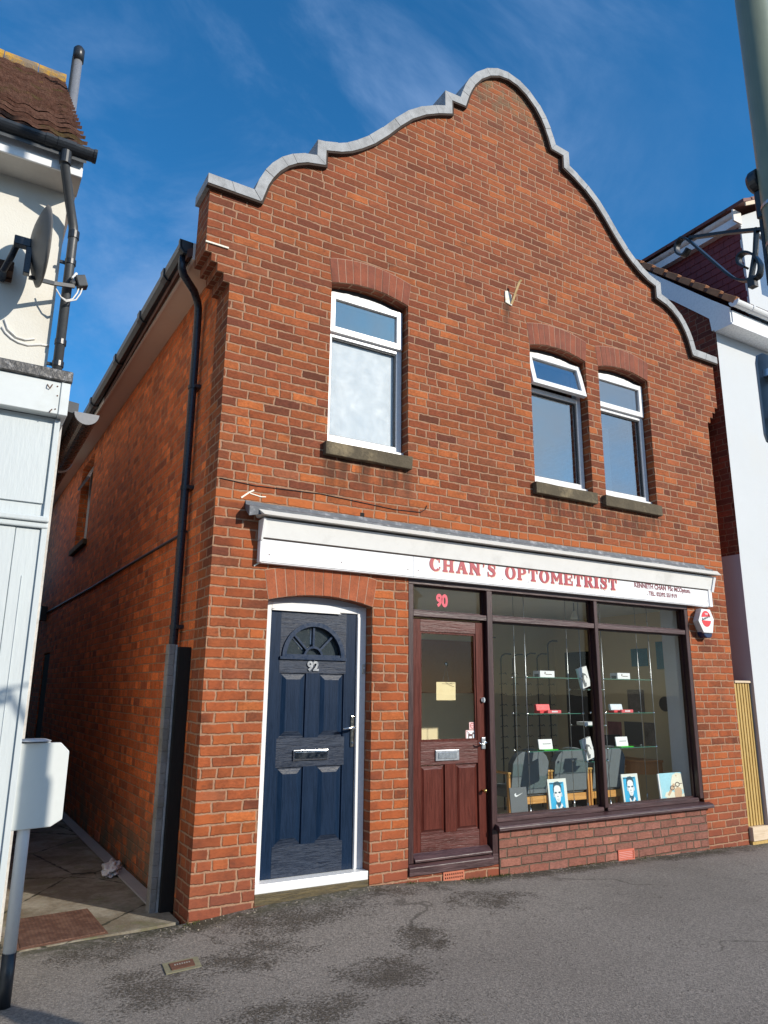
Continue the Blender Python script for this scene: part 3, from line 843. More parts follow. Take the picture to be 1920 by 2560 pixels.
casement(.93, 1.71, m_glassw1, blind=True)
w2 = casement(3.22, 4.0, m_glassup, open_=True)
w3 = casement(4.21, 4.99, m_glassup)
mb = MB()
for i in range(9): mb.tube([(4.50 + .01 * i, .26, 3.62), (4.50 + .01 * i + .01, .27, 4.45)], .006, 6)
mb.build('curtain', m_blind, w3)

# navy door 92
D1 = MB()
frame_y0, frame_y1 = .100, .165
D1.box(.462, .533, frame_y0, frame_y1, .19, 2.19); D1.box(1.293, 1.375, frame_y0, frame_y1, .19, 2.19)
D1.box(.533, 1.293, frame_y0, frame_y1, 2.135, 2.19)
D1.box(.462, 1.375, .01, frame_y1, .128, .19)
dn = [(.462, 2.19)] + [(.462 + .913 * i / 14, 2.188 + .058 * (1 - (2 * i / 14 - 1) ** 2)) for i in range(15)] + [(1.375, 2.19)]
nd = D1.build('door_92', m_upvc, B1, bevel=.005, seg=2, label='navy blue panelled door in a white frame with a half-moon fanlight')
mb = MB(); mb.prism([(.463, 2.1905)] + [(.463 + .911 * i / 14, 2.1905 + .056 * (1 - (2 * i / 14 - 1) ** 2)) for i in range(1, 14)] + [(1.374, 2.1905)], .104, .16, 'y'); mb.build('frame_head', mat('upvc_head_shaded', (.40, .41, .45), .5, var=.03), nd)  # head greyed, shade below the arch put into its colour
mb = MB()
pts = [(.535, 2.124)] + [(.535 + .60 * i / 30, 2.130 + .026 * math.sin(PI * i / 30) ** .6 + random.uniform(-.0035, .0035)) for i in range(31)] + [(1.135, 2.124)]
mb.prism(pts, .092, .0995, 'y')
zz = .25
pz = [(1.322, .2)]
while zz < 2.10:
    pz.append((1.322 + random.uniform(-.004, .006), zz)); zz += .035
pz += [(1.322, 2.11), (1.296, 2.11), (1.296, .2)]
mb.prism(pz, .0965, .0995, 'y')
mb.build('sealant', m_sealant, nd)
# leaf from stiles (vertical grain), rails (cross grain) and raised panels
lx0, lx1, lz0, lz1 = .536, 1.290, .193, 2.132; ly = .116
px = ((.636, .851), (.966, 1.184)); pzs = ((.405, .955), (1.165, 1.65)); hx0, hx1 = .623, 1.198
mb = MB(); mb.mi = 0
mb.box(lx0, hx0, ly, ly + .045, lz0, lz1); mb.box(hx1, lx1, ly, ly + .045, lz0, lz1)
for z0, z1 in pzs: mb.box(px[0][1], px[1][0], ly + .0005, ly + .045, z0, z1)
for z0, z1 in pzs:
    mb.box(hx0, px[0][0], ly + .0005, ly + .045, z0, z1); mb.box(px[1][1], hx1, ly + .0005, ly + .045, z0, z1)
mb.mi = 1
fcx, fcz, fr = .910, 1.775, .252
fan = [(fcx + fr * math.cos(PI * i / 24), fcz + fr * math.sin(PI * i / 24)) for i in range(25)]
mb.prism([(hx0, 1.65), (hx0, lz1), (hx1, lz1), (hx1, 1.65)], ly - .0005, ly + .045, 'y', [fan])
mb.box(hx0, hx1, ly - .0005, ly + .045, .955, 1.165); mb.box(hx0, hx1, ly - .0005, ly + .045, lz0, .405)
leaf = mb.build('door_leaf', [m_navy, m_navyx], nd)
def raised(name, m1, m2, x0, x1, z0, z1, y, parent, g=.014, bw=.035, deep=.012, up=.002):
    mb = MB()
    def rect(i, yy): return [(x0 + i, yy, z0 + i), (x1 - i, yy, z0 + i), (x1 - i, yy, z1 - i), (x0 + i, yy, z1 - i)]
    a = rect(0, y); b = rect(.004, y + deep); c = rect(g, y + deep); d = rect(g + bw, y + up); 
    loops = [[mb.V(p) for p in q] for q in (a, b, c, d)]
    for L0, L1 in zip(loops, loops[1:]):
        for k in range(4):
            mb.mi = 1 if k in (0, 2) else 0
            mb.f([L0[k], L0[(k + 1) % 4], L1[(k + 1) % 4], L1[k]])
    mb.mi = 0; mb.f(loops[-1])
    return mb.build(name, [m1, m2], parent, normals=False)
for (x0, x1) in px:
    for (z0, z1) in pzs: raised('door_panel', m_navy, m_navyx, x0, x1, z0, z1, ly, leaf)
# fanlight
mb = MB()
arc = lambda r, n=24: [(fcx + r * math.cos(PI * i / n), fcz + r * math.sin(PI * i / n)) for i in range(n + 1)]
mb.prism(arc(.272) + list(reversed(arc(.238))), ly - .014, ly + .02, 'y')
mb.box(fcx - .29, fcx + .29, ly - .018, ly + .02, fcz - .022, fcz - .0005)
mb.box(fcx - .25, fcx + .25, ly - .008, ly + .02, fcz, fcz + .018)
mb.prism(arc(.085, 12) + list(reversed(arc(.068, 12))), ly + .000, ly + .03, 'y')
for a in (45, 90, 135):
    c, s = math.cos(R(a)), math.sin(R(a)); w = .008
    mb.hexa([(fcx + c * .08 - s * w * q, yy, fcz + s * .08 + c * w * q) if e == 0 else (fcx + c * .25 - s * w * q, yy, fcz + s * .25 + c * w * q)
             for q in (-1, 1) for yy in (ly + .004, ly + .03) for e in (0, 1)])
fl = mb.build('fanlight', mat('navy_gloss', (.010, .026, .062), .3, var=.03), leaf)
mb = MB(); mb.prism(arc(.24) , ly + .031, ly + .034, 'y'); mb.build('fan_glass', mat('dark_obscure_glass', (.035, .045, .05), .08, var=.3, vs=30, bump=.002, bs=90), leaf)
mb = MB()
for a in (45, 90):
    pass
for a, o_ in ((90, -.017), (135, .014)):
    c, s = math.cos(R(a)), math.sin(R(a)); w = .005
    ox, oz = (o_ if a == 90 else -.016), (0 if a == 90 else -.012)
    mb.hexa([(fcx + ox + c * rr - s * w * q, yy, fcz + oz + s * rr + c * w * q) for q in (-1, 1) for yy in (ly + .0295, ly + .0308) for rr in (.10, .225)])
mb.build('glazing_bar_reflection', m_sealant, leaf).name = 'painted_bar_reflection'  # pale bars painted as reflections of the glazing bars
mb = MB(); me = fontmesh('92', .098, .004, .0042, 1.02, 1.0)
addmesh(mb, me, Matrix.Translation((.855, ly - .007, 1.672))); mb.build('door_number', mat('polished_number', (.62, .63, .64), .25, metal=.8, var=.02), leaf, bevel=.0015)
mb = MB(); mb.box(.760, 1.058, ly - .016, ly, 1.0, 1.078); lt = mb.build('letterbox', m_chrome, leaf, bevel=.006, seg=3)
mb = MB(); mb.box(.776, 1.042, ly - .022, ly - .0165, 1.012, 1.062); mb.build('flap', mat('letterbox_flap', (.30, .32, .33), .15, metal=1), lt, bevel=.004, seg=2)
mb = MB(); mb.box(1.250, 1.280, ly - .012, ly, 1.085, 1.325); hd = mb.build('door_handle', mat('aged_chrome', (.45, .43, .36), .22, metal=1, var=.15), leaf, bevel=.008, seg=3)
mb = MB(); mb.tube([(1.265, ly - .012, 1.235), (1.265, ly - .055, 1.235), (1.253, ly - .060, 1.235), (1.208, ly - .062, 1.232), (1.158, ly - .058, 1.226)], [.010, .010, .010, .009, .007], 12); mb.build('lever', m_chrome, hd, smooth=True)
mb = MB(); mb.tube([(1.265, ly - .018, 1.12), (1.265, ly - .010, 1.12)], .010, 12); mb.build('keyhole', m_chrome, hd)
mb = MB(); mb.box(1.340, 1.362, .084, .0995, 1.655, 1.73); db = mb.build('doorbell', mat('bell_grey', (.45, .44, .40), .5), nd, bevel=.005, seg=2)
mb = MB(); mb.tube([(1.351, .0835, 1.70), (1.351, .078, 1.70)], .006, 10); mb.build('button', m_white, db)
mb = MB(); mb.box(.46, 1.377, .004, .14, .03, .1275); mb.build('door_step', m_darkwood, B1, bevel=.006)

# ------------------------------------------------------------------ shopfront (part of the building)
mb = MB(); mb.mi = 0
fy0, fy1 = .002, .11
for x0, x1, z0 in ((1.7265, 1.778, .20), (2.567, 2.63, .20), (3.918, 3.966, .47), (5.292, 5.348, .47)):
    mb.box(x0, x1, fy0 - .002, fy1, z0, 2.415)
mb.mi = 1
for x0, x1 in ((1.778, 2.567), (2.63, 3.918), (3.966, 5.292)):
    mb.box(x0, x1, fy0 + .004, fy1, 2.142, 2.192)
mb.box(1.7265, 5.348, fy0, fy1, 2.415, 2.469)
mb.box(2.63, 3.918, fy0 + .012, fy1, .435, .478); mb.box(3.966, 5.292, fy0 + .012, fy1, .435, .478)
mb.box(2.567, 2.63, fy0 - .002, fy1, .113, .1995)
sf = mb.build('shopfront_frame', [m_brown, m_brownx], B1, bevel=.004)
# glazing beads
mb = MB()
for x0, x1, z0, z1 in ((1.778, 2.567, 2.192, 2.415), (2.63, 3.918, 2.192, 2.415), (3.966, 5.292, 2.192, 2.415), (2.63, 3.918, .478, 2.142), (3.966, 5.292, .478, 2.142)):
    frame(mb, x0, x1, z0, z1, .014, .058, .074)
mb.build('glazing_bead', m_brown, sf)
for x0, x1, z0, z1 in ((1.778, 2.567, 2.192, 2.415), (2.63, 3.918, 2.192, 2.415), (3.966, 5.292, 2.192, 2.415), (2.63, 3.918, .478, 2.142), (3.966, 5.292, .478, 2.142)):
    mb = MB(); mb.box(x0, x1, .076, .080, z0, z1); mb.build('shop_pane', m_glass, sf)
mb = MB(); me = fontmesh('90', .145, .0006, .0075, .95, .86); addmesh(mb, me, Matrix.Translation((2.063, .0735, 2.253))); mb.build('window_number', mat('pink_vinyl', (.66, .075, .12), .5, var=.03), sf)
# window sill
mb = MB()
mb.prism([(-.062, .380), (-.062, .402), (-.05, .418), (.01, .434), (.10, .434), (.10, .380)], 2.598, 5.425, 'x')
mb.build('shop_sill', m_brownx, sf, bevel=.003)
# stall riser
mb = MB(); mb.box(2.632, 5.352, -.010, -.0005, -.12, .378); mb.build('stall_riser', RB, B1)
# shop door
mb = MB(); dx0, dx1, dz0, dz1, dy = 1.782, 2.560, .238, 2.128, .045
gx0, gx1, gz0, gz1 = 1.875, 2.466, 1.112, 2.022
mb.mi = 0; mb.box(dx0, gx0, dy, dy + .045, dz0, dz1); mb.box(gx1, dx1, dy, dy + .045, dz0, dz1); mb.box(2.118, 2.232, dy + .0005, dy + .045, .395, .925)
mb.mi = 1; mb.box(gx0, gx1, dy + .0008, dy + .045, gz1, dz1); mb.box(gx0, gx1, dy + .0008, dy + .045, .925, gz0); mb.box(gx0, gx1, dy + .0008, dy + .045, dz0, .395)
sd = mb.build('shop_door', [m_door, m_doorx], B1, label='dark mahogany half-glazed shop door with two lower panels', bevel=.002)
for x0, x1 in ((1.875, 2.118), (2.232, 2.466)): raised('door_panel', m_door, m_doorx, x0, x1, .395, .925, dy, sd, g=.016, bw=.018, deep=.014)
mb = MB(); frame(mb, gx0, gx1, gz0, gz1, .016, dy + .008, dy + .024); mb.build('glazing_bead', m_door, sd)
mb = MB(); mb.box(gx0, gx1, dy + .026, dy + .030, gz0, gz1); mb.build('door_glass', m_glass, sd)
mb = MB(); mb.prism([(-.012, .205), (-.012, .222), (.044, .268), (.044, .205)], 1.785, 2.556, 'x'); mb.build('weather_board', m_brownx, sd, bevel=.003)
mb = MB(); mb.prism([(-.018, .1135), (-.018, .172), (.02, .200), (.11, .200), (.11, .1135)], 1.7275, 2.5665, 'x'); mb.build('door_cill', m_brownx, B1, bevel=.003)
mb = MB(); mb.box(2.018, 2.262, dy - .010, dy, .955, 1.043); lp = mb.build('letterbox', m_satin, sd, bevel=.004, seg=2)
mb = MB(); mb.box(2.045, 2.235, dy - .014, dy - .0105, .972, 1.022); mb.build('flap', mat('letter_flap', (.60, .66, .72), .2, metal=.9, var=.1), lp, bevel=.003)
mb = MB(); mb.box(2.502, 2.546, dy - .012, dy, 1.035, 1.135); h2 = mb.build('door_handle', m_satin, sd, bevel=.006, seg=2)
mb = MB(); mb.tube([(2.53, dy - .012, 1.093), (2.53, dy - .045, 1.093), (2.515, dy - .048, 1.092), (2.49, dy - .048, 1.082), (2.465, dy - .048, 1.082), (2.445, dy - .045, 1.095)], [.009, .009, .008, .007, .006, .006], 10); mb.build('lever', m_chrome, h2, smooth=True)
mb = MB(); mb.tube([(2.528, dy - .016, 1.45), (2.528, dy, 1.45)], .022, 16); mb.box(2.522, 2.534, dy - .026, dy - .0165, 1.43, 1.47); mb.build('night_latch', m_satin, sd)
mb = MB(); mb.tube([(2.508, dy - .034, .70), (2.508, dy, .70)], [.013, .010], 12); mb.ball((2.508, dy - .036, .70), .017); mb.build('door_knob', m_brass, sd, smooth=True)
# stickers on the door glass
mb = MB(); mb.box(2.395, 2.463, dy + .0225, dy + .0255, 1.20, 1.262); s1 = mb.build('window_sticker', m_pinkst, sd)
mb = MB(); mb.prism([(2.43 + .024 * math.cos(a), 1.232 + .024 * math.sin(a)) for a in [2 * PI * k / 20 for k in range(20)]], dy + .0215, dy + .0224, 'y',
                    [[(2.43 + .019 * math.cos(a), 1.232 + .019 * math.sin(a)) for a in [2 * PI * k / 20 for k in range(20)]]]); mb.box(2.415, 2.445, dy + .0215, dy + .0224, 1.230, 1.234); mb.build('symbol', m_letter, s1)
mb = MB(); mb.box(2.357, 2.463, dy + .0225, dy + .0255, 1.112, 1.196); s2 = mb.build('window_sticker', m_pinkst, sd)
mb = MB(); mb.box(2.366, 2.456, dy + .0216, dy + .0224, 1.118, 1.190); mb.build('white_field', m_white, s2)
mb = MB()
dog = [(2.383, 1.128), (2.391, 1.128), (2.393, 1.145), (2.421, 1.145), (2.423, 1.128), (2.431, 1.128), (2.430, 1.158), (2.438, 1.164), (2.447, 1.160), (2.447, 1.168), (2.438, 1.178), (2.430, 1.176), (2.424, 1.163), (2.384, 1.163), (2.379, 1.172), (2.377, 1.170), (2.381, 1.158)]
mb.prism(dog, dy + .0205, dy + .0214, 'y'); mb.build('symbol', m_ink, s2)
mb = MB(); mb.strip([(2.368, dy + .0195, 1.188), (2.41, dy + .0195, 1.155)], .001, .003, (0, 1, 0)); mb.build('symbol', m_letter, s2)

# air bricks
mb = MB(); holes = []
for r_ in range(2):
    for c_ in range(9):
        x = 2.071 + c_ * .0205; z = .056 + r_ * .026
        holes.append([(x, z), (x, z + .014), (x + .011, z + .014), (x + .011, z)])
mb.prism([(2.055, .038), (2.055, .11), (2.262, .11), (2.262, .038)], -.008, -.0005, 'y', holes); v1 = mb.build('air_brick', m_terra, B1)
mb = MB(); mb.box(2.06, 2.257, -.0016, -.0004, .04, .108); mb.build('vent_void', m_dark, v1)
mb = MB(); frame(mb, 4.03, 4.245, .0, .095, .012, -.020, -.0105)
for i in range(5): mb.box(4.042, 4.233, -.018, -.0108, .017 + i * .0145, .025 + i * .0145)
v2 = mb.build('air_brick', mat('bright_terracotta', (.60, .15, .09), .7, var=.1), B1)
mb = MB(); mb.box(4.02, 4.255, -.016, -.0105, -.006, -.0005); mb.box(4.04, 4.235, -.0112, -.0102, .01, .088); mb.build('vent_surround', m_pinkst, v2)
mb = MB(); mb.box(1.3, 1.5, .0, .01, 0, .01); mb.bm.free()

# wall bracket, cable, hole
wb = MB()
wb.prism([(2.895, 5.42), (2.895, 5.545), (2.93, 5.56), (2.985, 5.525), (2.985, 5.40)], -.012, -.0005, 'y')
wbr = wb.build('iron_bracket', mat('chipped_white_paint', (.78, .75, .64), .6, var=.12, vs=12, dirt=(.42, .22, .05), dirtamt=.8, ds=12), B1, bevel=.003, label='rusty white iron bracket high on the gable')
mb = MB(); mb.strip([(2.975, -.012, 5.42), (2.985, -.035, 5.47), (2.995, -.075, 5.56), (3.01, -.105, 5.635), (3.025, -.12, 5.66)], .030, .006, (1, .2, 0)); mb.build('bracket_arm', mat('rusty_cream', (.55, .40, .20), .7, var=.2, dirt=(.30, .14, .04), dirtamt=.6, ds=20), wbr)
mb = MB(); mb.tube([(.02, -.004, 3.085), (.3, -.004, 3.066), (.62, -.004, 3.075), (.88, -.004, 3.082), (1.15, -.004, 3.068), (1.58, -.004, 3.045), (1.85, -.004, 3.055), (1.90, -.004, 3.09), (1.915, -.006, 3.125)], .0035, 6); mb.build('wall_cable', m_ironb, B1)
mb = MB(); mb.box(1.245, 1.285, -.0012, -.0002, 2.942, 2.975); mb.build('hole', m_dark, B1)
mb = MB(); mb.strip([(.20, -.004, 2.955), (.26, -.004, 3.005), (.30, -.004, 3.03)], .002, .012, (0, 1, 0)); mb.strip([(.27, -.004, 3.0), (.36, -.004, 2.985), (.40, -.004, 2.99)], .002, .008, (0, 1, 0)); mb.strip([(.33, -.004, 2.436), (.37, -.004, 2.462)], .002, .010, (0, 1, 0)); build_each(mb, 'mortar_smear', m_creamp, B1)

# side: soffit, fascia, gutter, downpipe, side window, cable, black doorway
def shear(mb, k=.012, y0=.311):
    for v in mb.bm.verts: v.co.x -= k * (v.co.y - y0)
mb = MB(); mb.box(-.215, -.001, .312, 14, 5.055, 5.07); shear(mb); mb.build('soffit', m_soffit, B1)
mb = MB(); mb.box(-.235, -.215, .312, 14, 5.045, 5.20); shear(mb); mb.build('fascia', mat('fascia_beige', (.80, .74, .66), .5, var=.05), B1)
mb = MB(); pr = [(-.2355, 5.20)] + [(-.29 + .055 * math.cos(PI + PI * i / 8), 5.145 + .0 + .058 * math.sin(PI + PI * i / 8) + .055) for i in range(9)]
pr = [(-.236, 5.205), (-.236, 5.135), (-.262, 5.105), (-.305, 5.105), (-.336, 5.14), (-.338, 5.208), (-.330, 5.208), (-.328, 5.145), (-.302, 5.113), (-.264, 5.113), (-.243, 5.138), (-.243, 5.205)]
mb.prism([(x, z) for x, z in pr], .33, 14, 'y'); shear(mb)
gt = mb.build('gutter', m_blackp, B1)
mb = MB()
for y in (.33, .85, 1.75, 2.9, 4.4, 6.2): mb.prism([(-.235, 5.21), (-.235, 5.10), (-.262, 5.096), (-.31, 5.096), (-.347, 5.13), (-.349, 5.214)], y, y + (.10 if y > .4 else .04), 'y')
shear(mb); build_each(mb, 'gutter_joint', m_blackp, gt)
mb = MB(); mb.tube([(-.292, .42, 5.11), (-.292, .42, 5.0), (-.27, .44, 4.955), (-.14, .56, 4.90), (-.085, .64, 4.86), (-.065, .66, 4.80), (-.060, .665, 4.6), (-.060, .665, 1.0), (-.060, .665, .06)], .034, 16)
dpp = mb.build('downpipe', m_pipeb, B1, smooth=True)
mb = MB()
for z in (4.05, 3.15, 2.0): mb.tube([(-.06, .665, z - .016), (-.06, .665, z + .016)], .040, 16); mb.box(-.06, -.002, .60, .735, z - .014, z + .014)
build_each(mb, 'pipe_clip', m_blackp, dpp)
mb = MB()
for y0 in (5.9,):
    frame(mb, 5.87, 6.89, 3.62, 4.91, .06, .0, .06)
for v in mb.bm.verts: v.co = Vector((v.co.y + .12, v.co.x, v.co.z))
shear(mb); swn = mb.build('side_window', m_upvc, B1)
mb = MB(); mb.box(.15, .154, 5.93, 6.83, 3.68, 4.86); shear(mb); mb.build('pane', m_glassup, swn)
mb = MB(); mb.hexa([(.10, 5.91, 4.86), (.10, 5.91, 4.90), (.10, 6.84, 4.86), (.10, 6.84, 4.90), (-.06, 5.91, 4.56), (-.03, 5.91, 4.55), (-.06, 6.84, 4.56), (-.03, 6.84, 4.55)]); shear(mb); mb.build('open_sash', m_upvc, swn)
mb = MB(); mb.box(-.06, .08, 5.75, 7.0, 3.52, 3.595); shear(mb); mb.build('stone_sill', m_stone, swn)
mb = MB(); mb.tube([(-.012 - .012 * (y - .3), y, z) for y, z in ((.70, 2.79), (1.5, 2.795), (3, 2.80), (5, 2.80), (7, 2.82), (9.4, 2.84))], .012, 8); cb = mb.build('wall_cable', m_greyp, B1)
mb = MB(); mb.tube([(-.03 - .012 * (y - .3), y, z) for y, z in ((9.4, 2.84), (10.6, 2.82), (10.7, 2.7), (10.7, .3))], .03, 8); mb.box(-.22, -.10, 9.3, 9.5, 2.7, 2.95); mb.build('cable_conduit', m_blackp, cb)
mb = MB(); mb.box(-.09, .2, 8.32, 9.08, -.2, 2.08); mb.build('side_doorway', m_dark, B1)
mb = MB(); mb.box(-.042, -.032, 3.02, 3.24, .02, .10); mb.build('air_brick', m_terra, B1)

# concrete post and black upright in the alley mouth
mb = MB(); prv = None
for i in range(24):
    z0, z1 = .0 + i * .077, (i + 1) * .077
    j = random.uniform(-.003, .004)
    mb.box(-.165, -.118 + j, .37, .47, z0, z1)
cp = mb.build('concrete_post', m_concpost, bevel=.004)
mb = MB(); mb.box(-.118, -.098, .372, .44, .0, 1.845); mb.build('sunlit_post_edge', m_coping, cp, bevel=.005)  # paler strip paints the sunlit front edge of the post
rebase(cp); 
for ch in cp.children: ch.data.transform(Matrix.Translation(-cp.location))
tag(cp, 'rough grey concrete gate post against the alley side wall', 'post')
mb = MB(); mb.box(-.0975, -.002, .35, .40, .0, 1.83); bp_ = rebase(mb.build('black_upright', m_blackw, bevel=.004)); tag(bp_, 'black upright strip between the concrete post and brick corner', 'post')  # thin black upright filling the space beside the wall

# ------------------------------------------------------------------ shop sign
SG = thing('shop_sign', (3.05, -.05, 2.465), 'long white fascia sign with red CHAN\'S OPTOMETRIST lettering and lead top', 'shop sign')
mb = MB(); mb.box(.366, 1.7405, -.055, -.001, 2.468, 2.70); mb.box(1.7425, 5.655, -.055, -.001, 2.468, 2.70); mb.build('fascia_board', m_sign, SG, bevel=.002)
mb = MB(); mb.box(.352, .366, -.060, -.001, 2.462, 2.64); mb.box(5.656, 5.712, -.064, -.001, 2.462, 2.668); mb.box(.366, 5.656, -.050, -.002, 2.458, 2.4675); mb.build('end_trim', m_sign, SG, bevel=.003)
mb = MB(); mb.hexa([(.37, -.066, 2.653), (.37, -.108, 2.796), (.37, -.054, 2.653), (.37, -.094, 2.796), (5.70, -.066, 2.653), (5.70, -.108, 2.796), (5.70, -.054, 2.653), (5.70, -.094, 2.796)]); mb.build('sloped_board', m_signg, SG, bevel=.0015)
mb = MB(); mb.box(.372, 5.655, -.0635, -.0558, 2.6445, 2.6525); mb.build('painted_shadow_line', m_shade, SG)  # dark strip standing in for the shadow line under the sloped board
for xa, xb in ((.352, .369), (5.702, 5.74)):
    mb = MB(); mb.prism([(-.001, 2.63), (-.070, 2.63), (-.118, 2.795), (-.001, 2.795)], xa, xb, 'x'); mb.build('sloped_end', m_sign if xa > 1 else m_signg, SG)
mb = MB(); mb.hexa([(.335, -.165, 2.812), (.30, -.100, 2.868), (.335, -.001, 2.812), (.30, -.001, 2.868), (5.77, -.165, 2.812), (5.80, -.100, 2.868), (5.77, -.001, 2.812), (5.80, -.001, 2.868)]); mb.build('crown_moulding', mat('crown_offwhite', (.66, .64, .59), .5, var=.05, vs=3), SG, bevel=.002)
mb = MB(); n_ = 90
top, bot = [], []
for i in range(n_ + 1):
    x = .235 + (5.70 - .235) * i / n_
    j = .004 * mnoise.noise(Vector((x * 3, 0, 0))) + .002 * mnoise.noise(Vector((x * 14, 2, 0)))
    a = mb.V((x, -.003, 2.938 + j)); b = mb.V((x, -.020 - j, 2.905)); c = mb.V((x, -.112 + 2 * j, 2.875 + j)); d = mb.V((x, -.112 + 2 * j, 2.852 + 2 * j if i > 4 else 2.80 + .013 * i)); e_ = mb.V((x, -.104, 2.852 if i > 4 else 2.80 + .013 * i)); g_ = mb.V((x, -.003, 2.872))
    bot.append((a, b, c, d, e_, g_))
for i in range(n_):
    for k in range(5): mb.f([bot[i][k], bot[i + 1][k], bot[i + 1][k + 1], bot[i][k + 1]])
mb.f(list(bot[0])); mb.f(list(reversed(bot[-1])))
mb.build('lead_flashing', m_lead, SG)
mb = MB()
for x in (.43, 1.05, 1.685, 1.79, 2.71, 3.02, 4.03, 4.66, 5.63): mb.tube([(x, -.0575, 2.525), (x, -.0545, 2.525)], .005, 10)
build_each(mb, 'screw', m_ink, SG)
# slab-serif letters
def glyphs(mbx, text, x, z, h, cw, y, th=.0012):
    T, S = .30, .12                       # heavy and light stroke, unit: letter width 1, height H
    H = h / cw
    cnt = [0]
    def poly(pts):
        cnt[0] += 1; yy = y - th - .00006 * cnt[0]
        mbx.prism([(x + a * cw, z + b * cw) for a, b in pts], yy, y, 'y')
    def box(a, b, c, d): poly([(a, b), (a, d), (c, d), (c, b)])
    def ring(cx, cy, rx, ry, wx, wy, a0, a1, n=16):
        o = [(cx + rx * math.cos(R(a0 + (a1 - a0) * i / n)), cy + ry * math.sin(R(a0 + (a1 - a0) * i / n))) for i in range(n + 1)]
        q = [(cx + (rx - wx) * math.cos(R(a0 + (a1 - a0) * i / n)), cy + (ry - wy) * math.sin(R(a0 + (a1 - a0) * i / n))) for i in range(n + 1)]
        poly(o + list(reversed(q)))
    def stem(c, t=T, sl=.09):
        box(c - t / 2, 0, c + t / 2, H); box(c - t / 2 - sl, -.002, c + t / 2 + sl, .13); box(c - t / 2 - sl, H - .13, c + t / 2 + sl, H + .002)
    def bar(x0, y0, x1, y1, w):
        d = Vector((x1 - x0, y1 - y0)).normalized(); nx, ny = -d.y * w / 2, d.x * w / 2
        poly([(x0 + nx, y0 + ny), (x1 + nx, y1 + ny), (x1 - nx, y1 - ny), (x0 - nx, y0 - ny)])
    for ch in text:
        w = 1.0
        if ch == ' ': x += .62 * cw; continue
        if ch == 'I':
            w = .50; stem(.25)
        elif ch == "'":
            w = .28; poly([(.0, H), (.2, H), (.16, H - .28), (.06, H - .34), (.09, H - .16)])
        elif ch == 'H': stem(.22, .26, .08); stem(.76, .26, .08); box(.3, H / 2 - .07, .7, H / 2 + .07)
        elif ch == 'N':
            w = 1.02; stem(.18, .20, .08); stem(.80, .20, .08); bar(.16, H - .04, .84, .06, .28)
        elif ch == 'M':
            w = 1.22; stem(.18, .20, .07); stem(1.02, .28, .07); bar(.2, H - .02, .6, .25, .22); bar(.6, .25, 1.0, H - .02, .16)
        elif ch == 'A':
            bar(.18, .05, .50, H - .02, .17); bar(.50, H - .02, .80, .05, .29); box(.28, .28, .68, .38); box(.0, -.002, .36, .12); box(.58, -.002, 1.0, .12)
        elif ch == 'T':
            w = .92; stem(.46, .28, .1); box(.02, H - .14, .90, H + .003); poly([(.02, H), (.02, H - .36), (.10, H - .36), (.16, H - .13)]); poly([(.90, H), (.90, H - .36), (.82, H - .36), (.76, H - .13)])
        elif ch == 'E':
            w = .92; stem(.22, .28, .08); box(.2, H - .13, .86, H + .003); box(.2, -.003, .86, .13); box(.3, H / 2 - .06, .66, H / 2 + .06); box(.78, H - .36, .87, H); box(.80, 0, .89, .36); box(.62, H / 2 - .17, .69, H / 2 + .17)
        elif ch in 'PR':
            w = .94; stem(.22, .28, .08); ring(.45, H * .72, .42, H * .28, .26, .11, -90, 90); box(.3, H - .115, .46, H + .003); box(.3, H * .44, .46, H * .44 + .11)
            if ch == 'R': bar(.52, H * .5, .80, .06, .27); box(.66, -.003, .98, .12)
        elif ch == 'O': ring(.5, H / 2, .50, H / 2 + .03, .29, .12, 0, 360, 32)
        elif ch == 'C':
            w = .94; ring(.5, H / 2, .50, H / 2 + .03, .30, .13, 48, 315, 26); box(.76, H * .64, .86, H - .02); bar(.80, .2, .88, .30, .10)
        elif ch == 'S':
            w = .84; pts = []; 
            c = [(.70, H * .72), (.66, H * .86), (.42, H * .94), (.22, H * .84), (.20, H * .68), (.38, H * .57), (.58, H * .45), (.66, H * .30), (.60, H * .13), (.40, H * .05), (.18, H * .11), (.12, H * .27)]
            wd = [.06, .10, .14, .20, .26, .29, .29, .26, .20, .14, .10, .07]
            L, Rr = [], []
            for i, p in enumerate(c):
                a = Vector(c[max(0, i - 1)]); b = Vector(c[min(len(c) - 1, i + 1)]); d = (b - a).normalized(); nn = Vector((-d.y, d.x)) * wd[i] / 2
                L.append((p[0] + nn.x, p[1] + nn.y)); Rr.append((p[0] - nn.x, p[1] - nn.y))
            poly(L + list(reversed(Rr))); box(.68, H * .62, .76, H); box(.06, 0, .14, H * .38)
        x += (w + .14) * cw
    return x
def width(text, cw):
    tmp = MB(); e = glyphs(tmp, text, 0, 0, .12, cw, 0); tmp.bm.free(); return e - .14 * cw
def setword(mbx, text, x0, x1, z, h, y, th=.0012, **k):
    w1 = width(text, 1.0); cw = (x1 - x0) / w1
    glyphs(mbx, text, x0, z, h, cw, y, th)
mb = MB(); setword(mb, "CHAN'S", 1.905, 2.640, 2.537, .119, -.0572); mb.build('lettering', m_letter, SG)
mb = MB(); setword(mb, 'OPTOMETRIST', 2.745, 4.205, 2.535, .119, -.0572); mb.build('lettering', m_letter, SG)
mb = MB(); setword(mb, "CHAN'S", 1.912, 2.648, 2.530, .119, -.0551, .0006); setword(mb, 'OPTOMETRIST', 2.752, 4.213, 2.528, .119, -.0551, .0006)
mb.build('letter_shadow', m_letsh, SG)
mb = MB()
me = fontmesh('KENNETH CHAN', .070, .0004, .0028, 1.02, .90); addmesh(mb, me, Matrix.Translation((4.465, -.0562, 2.592)))
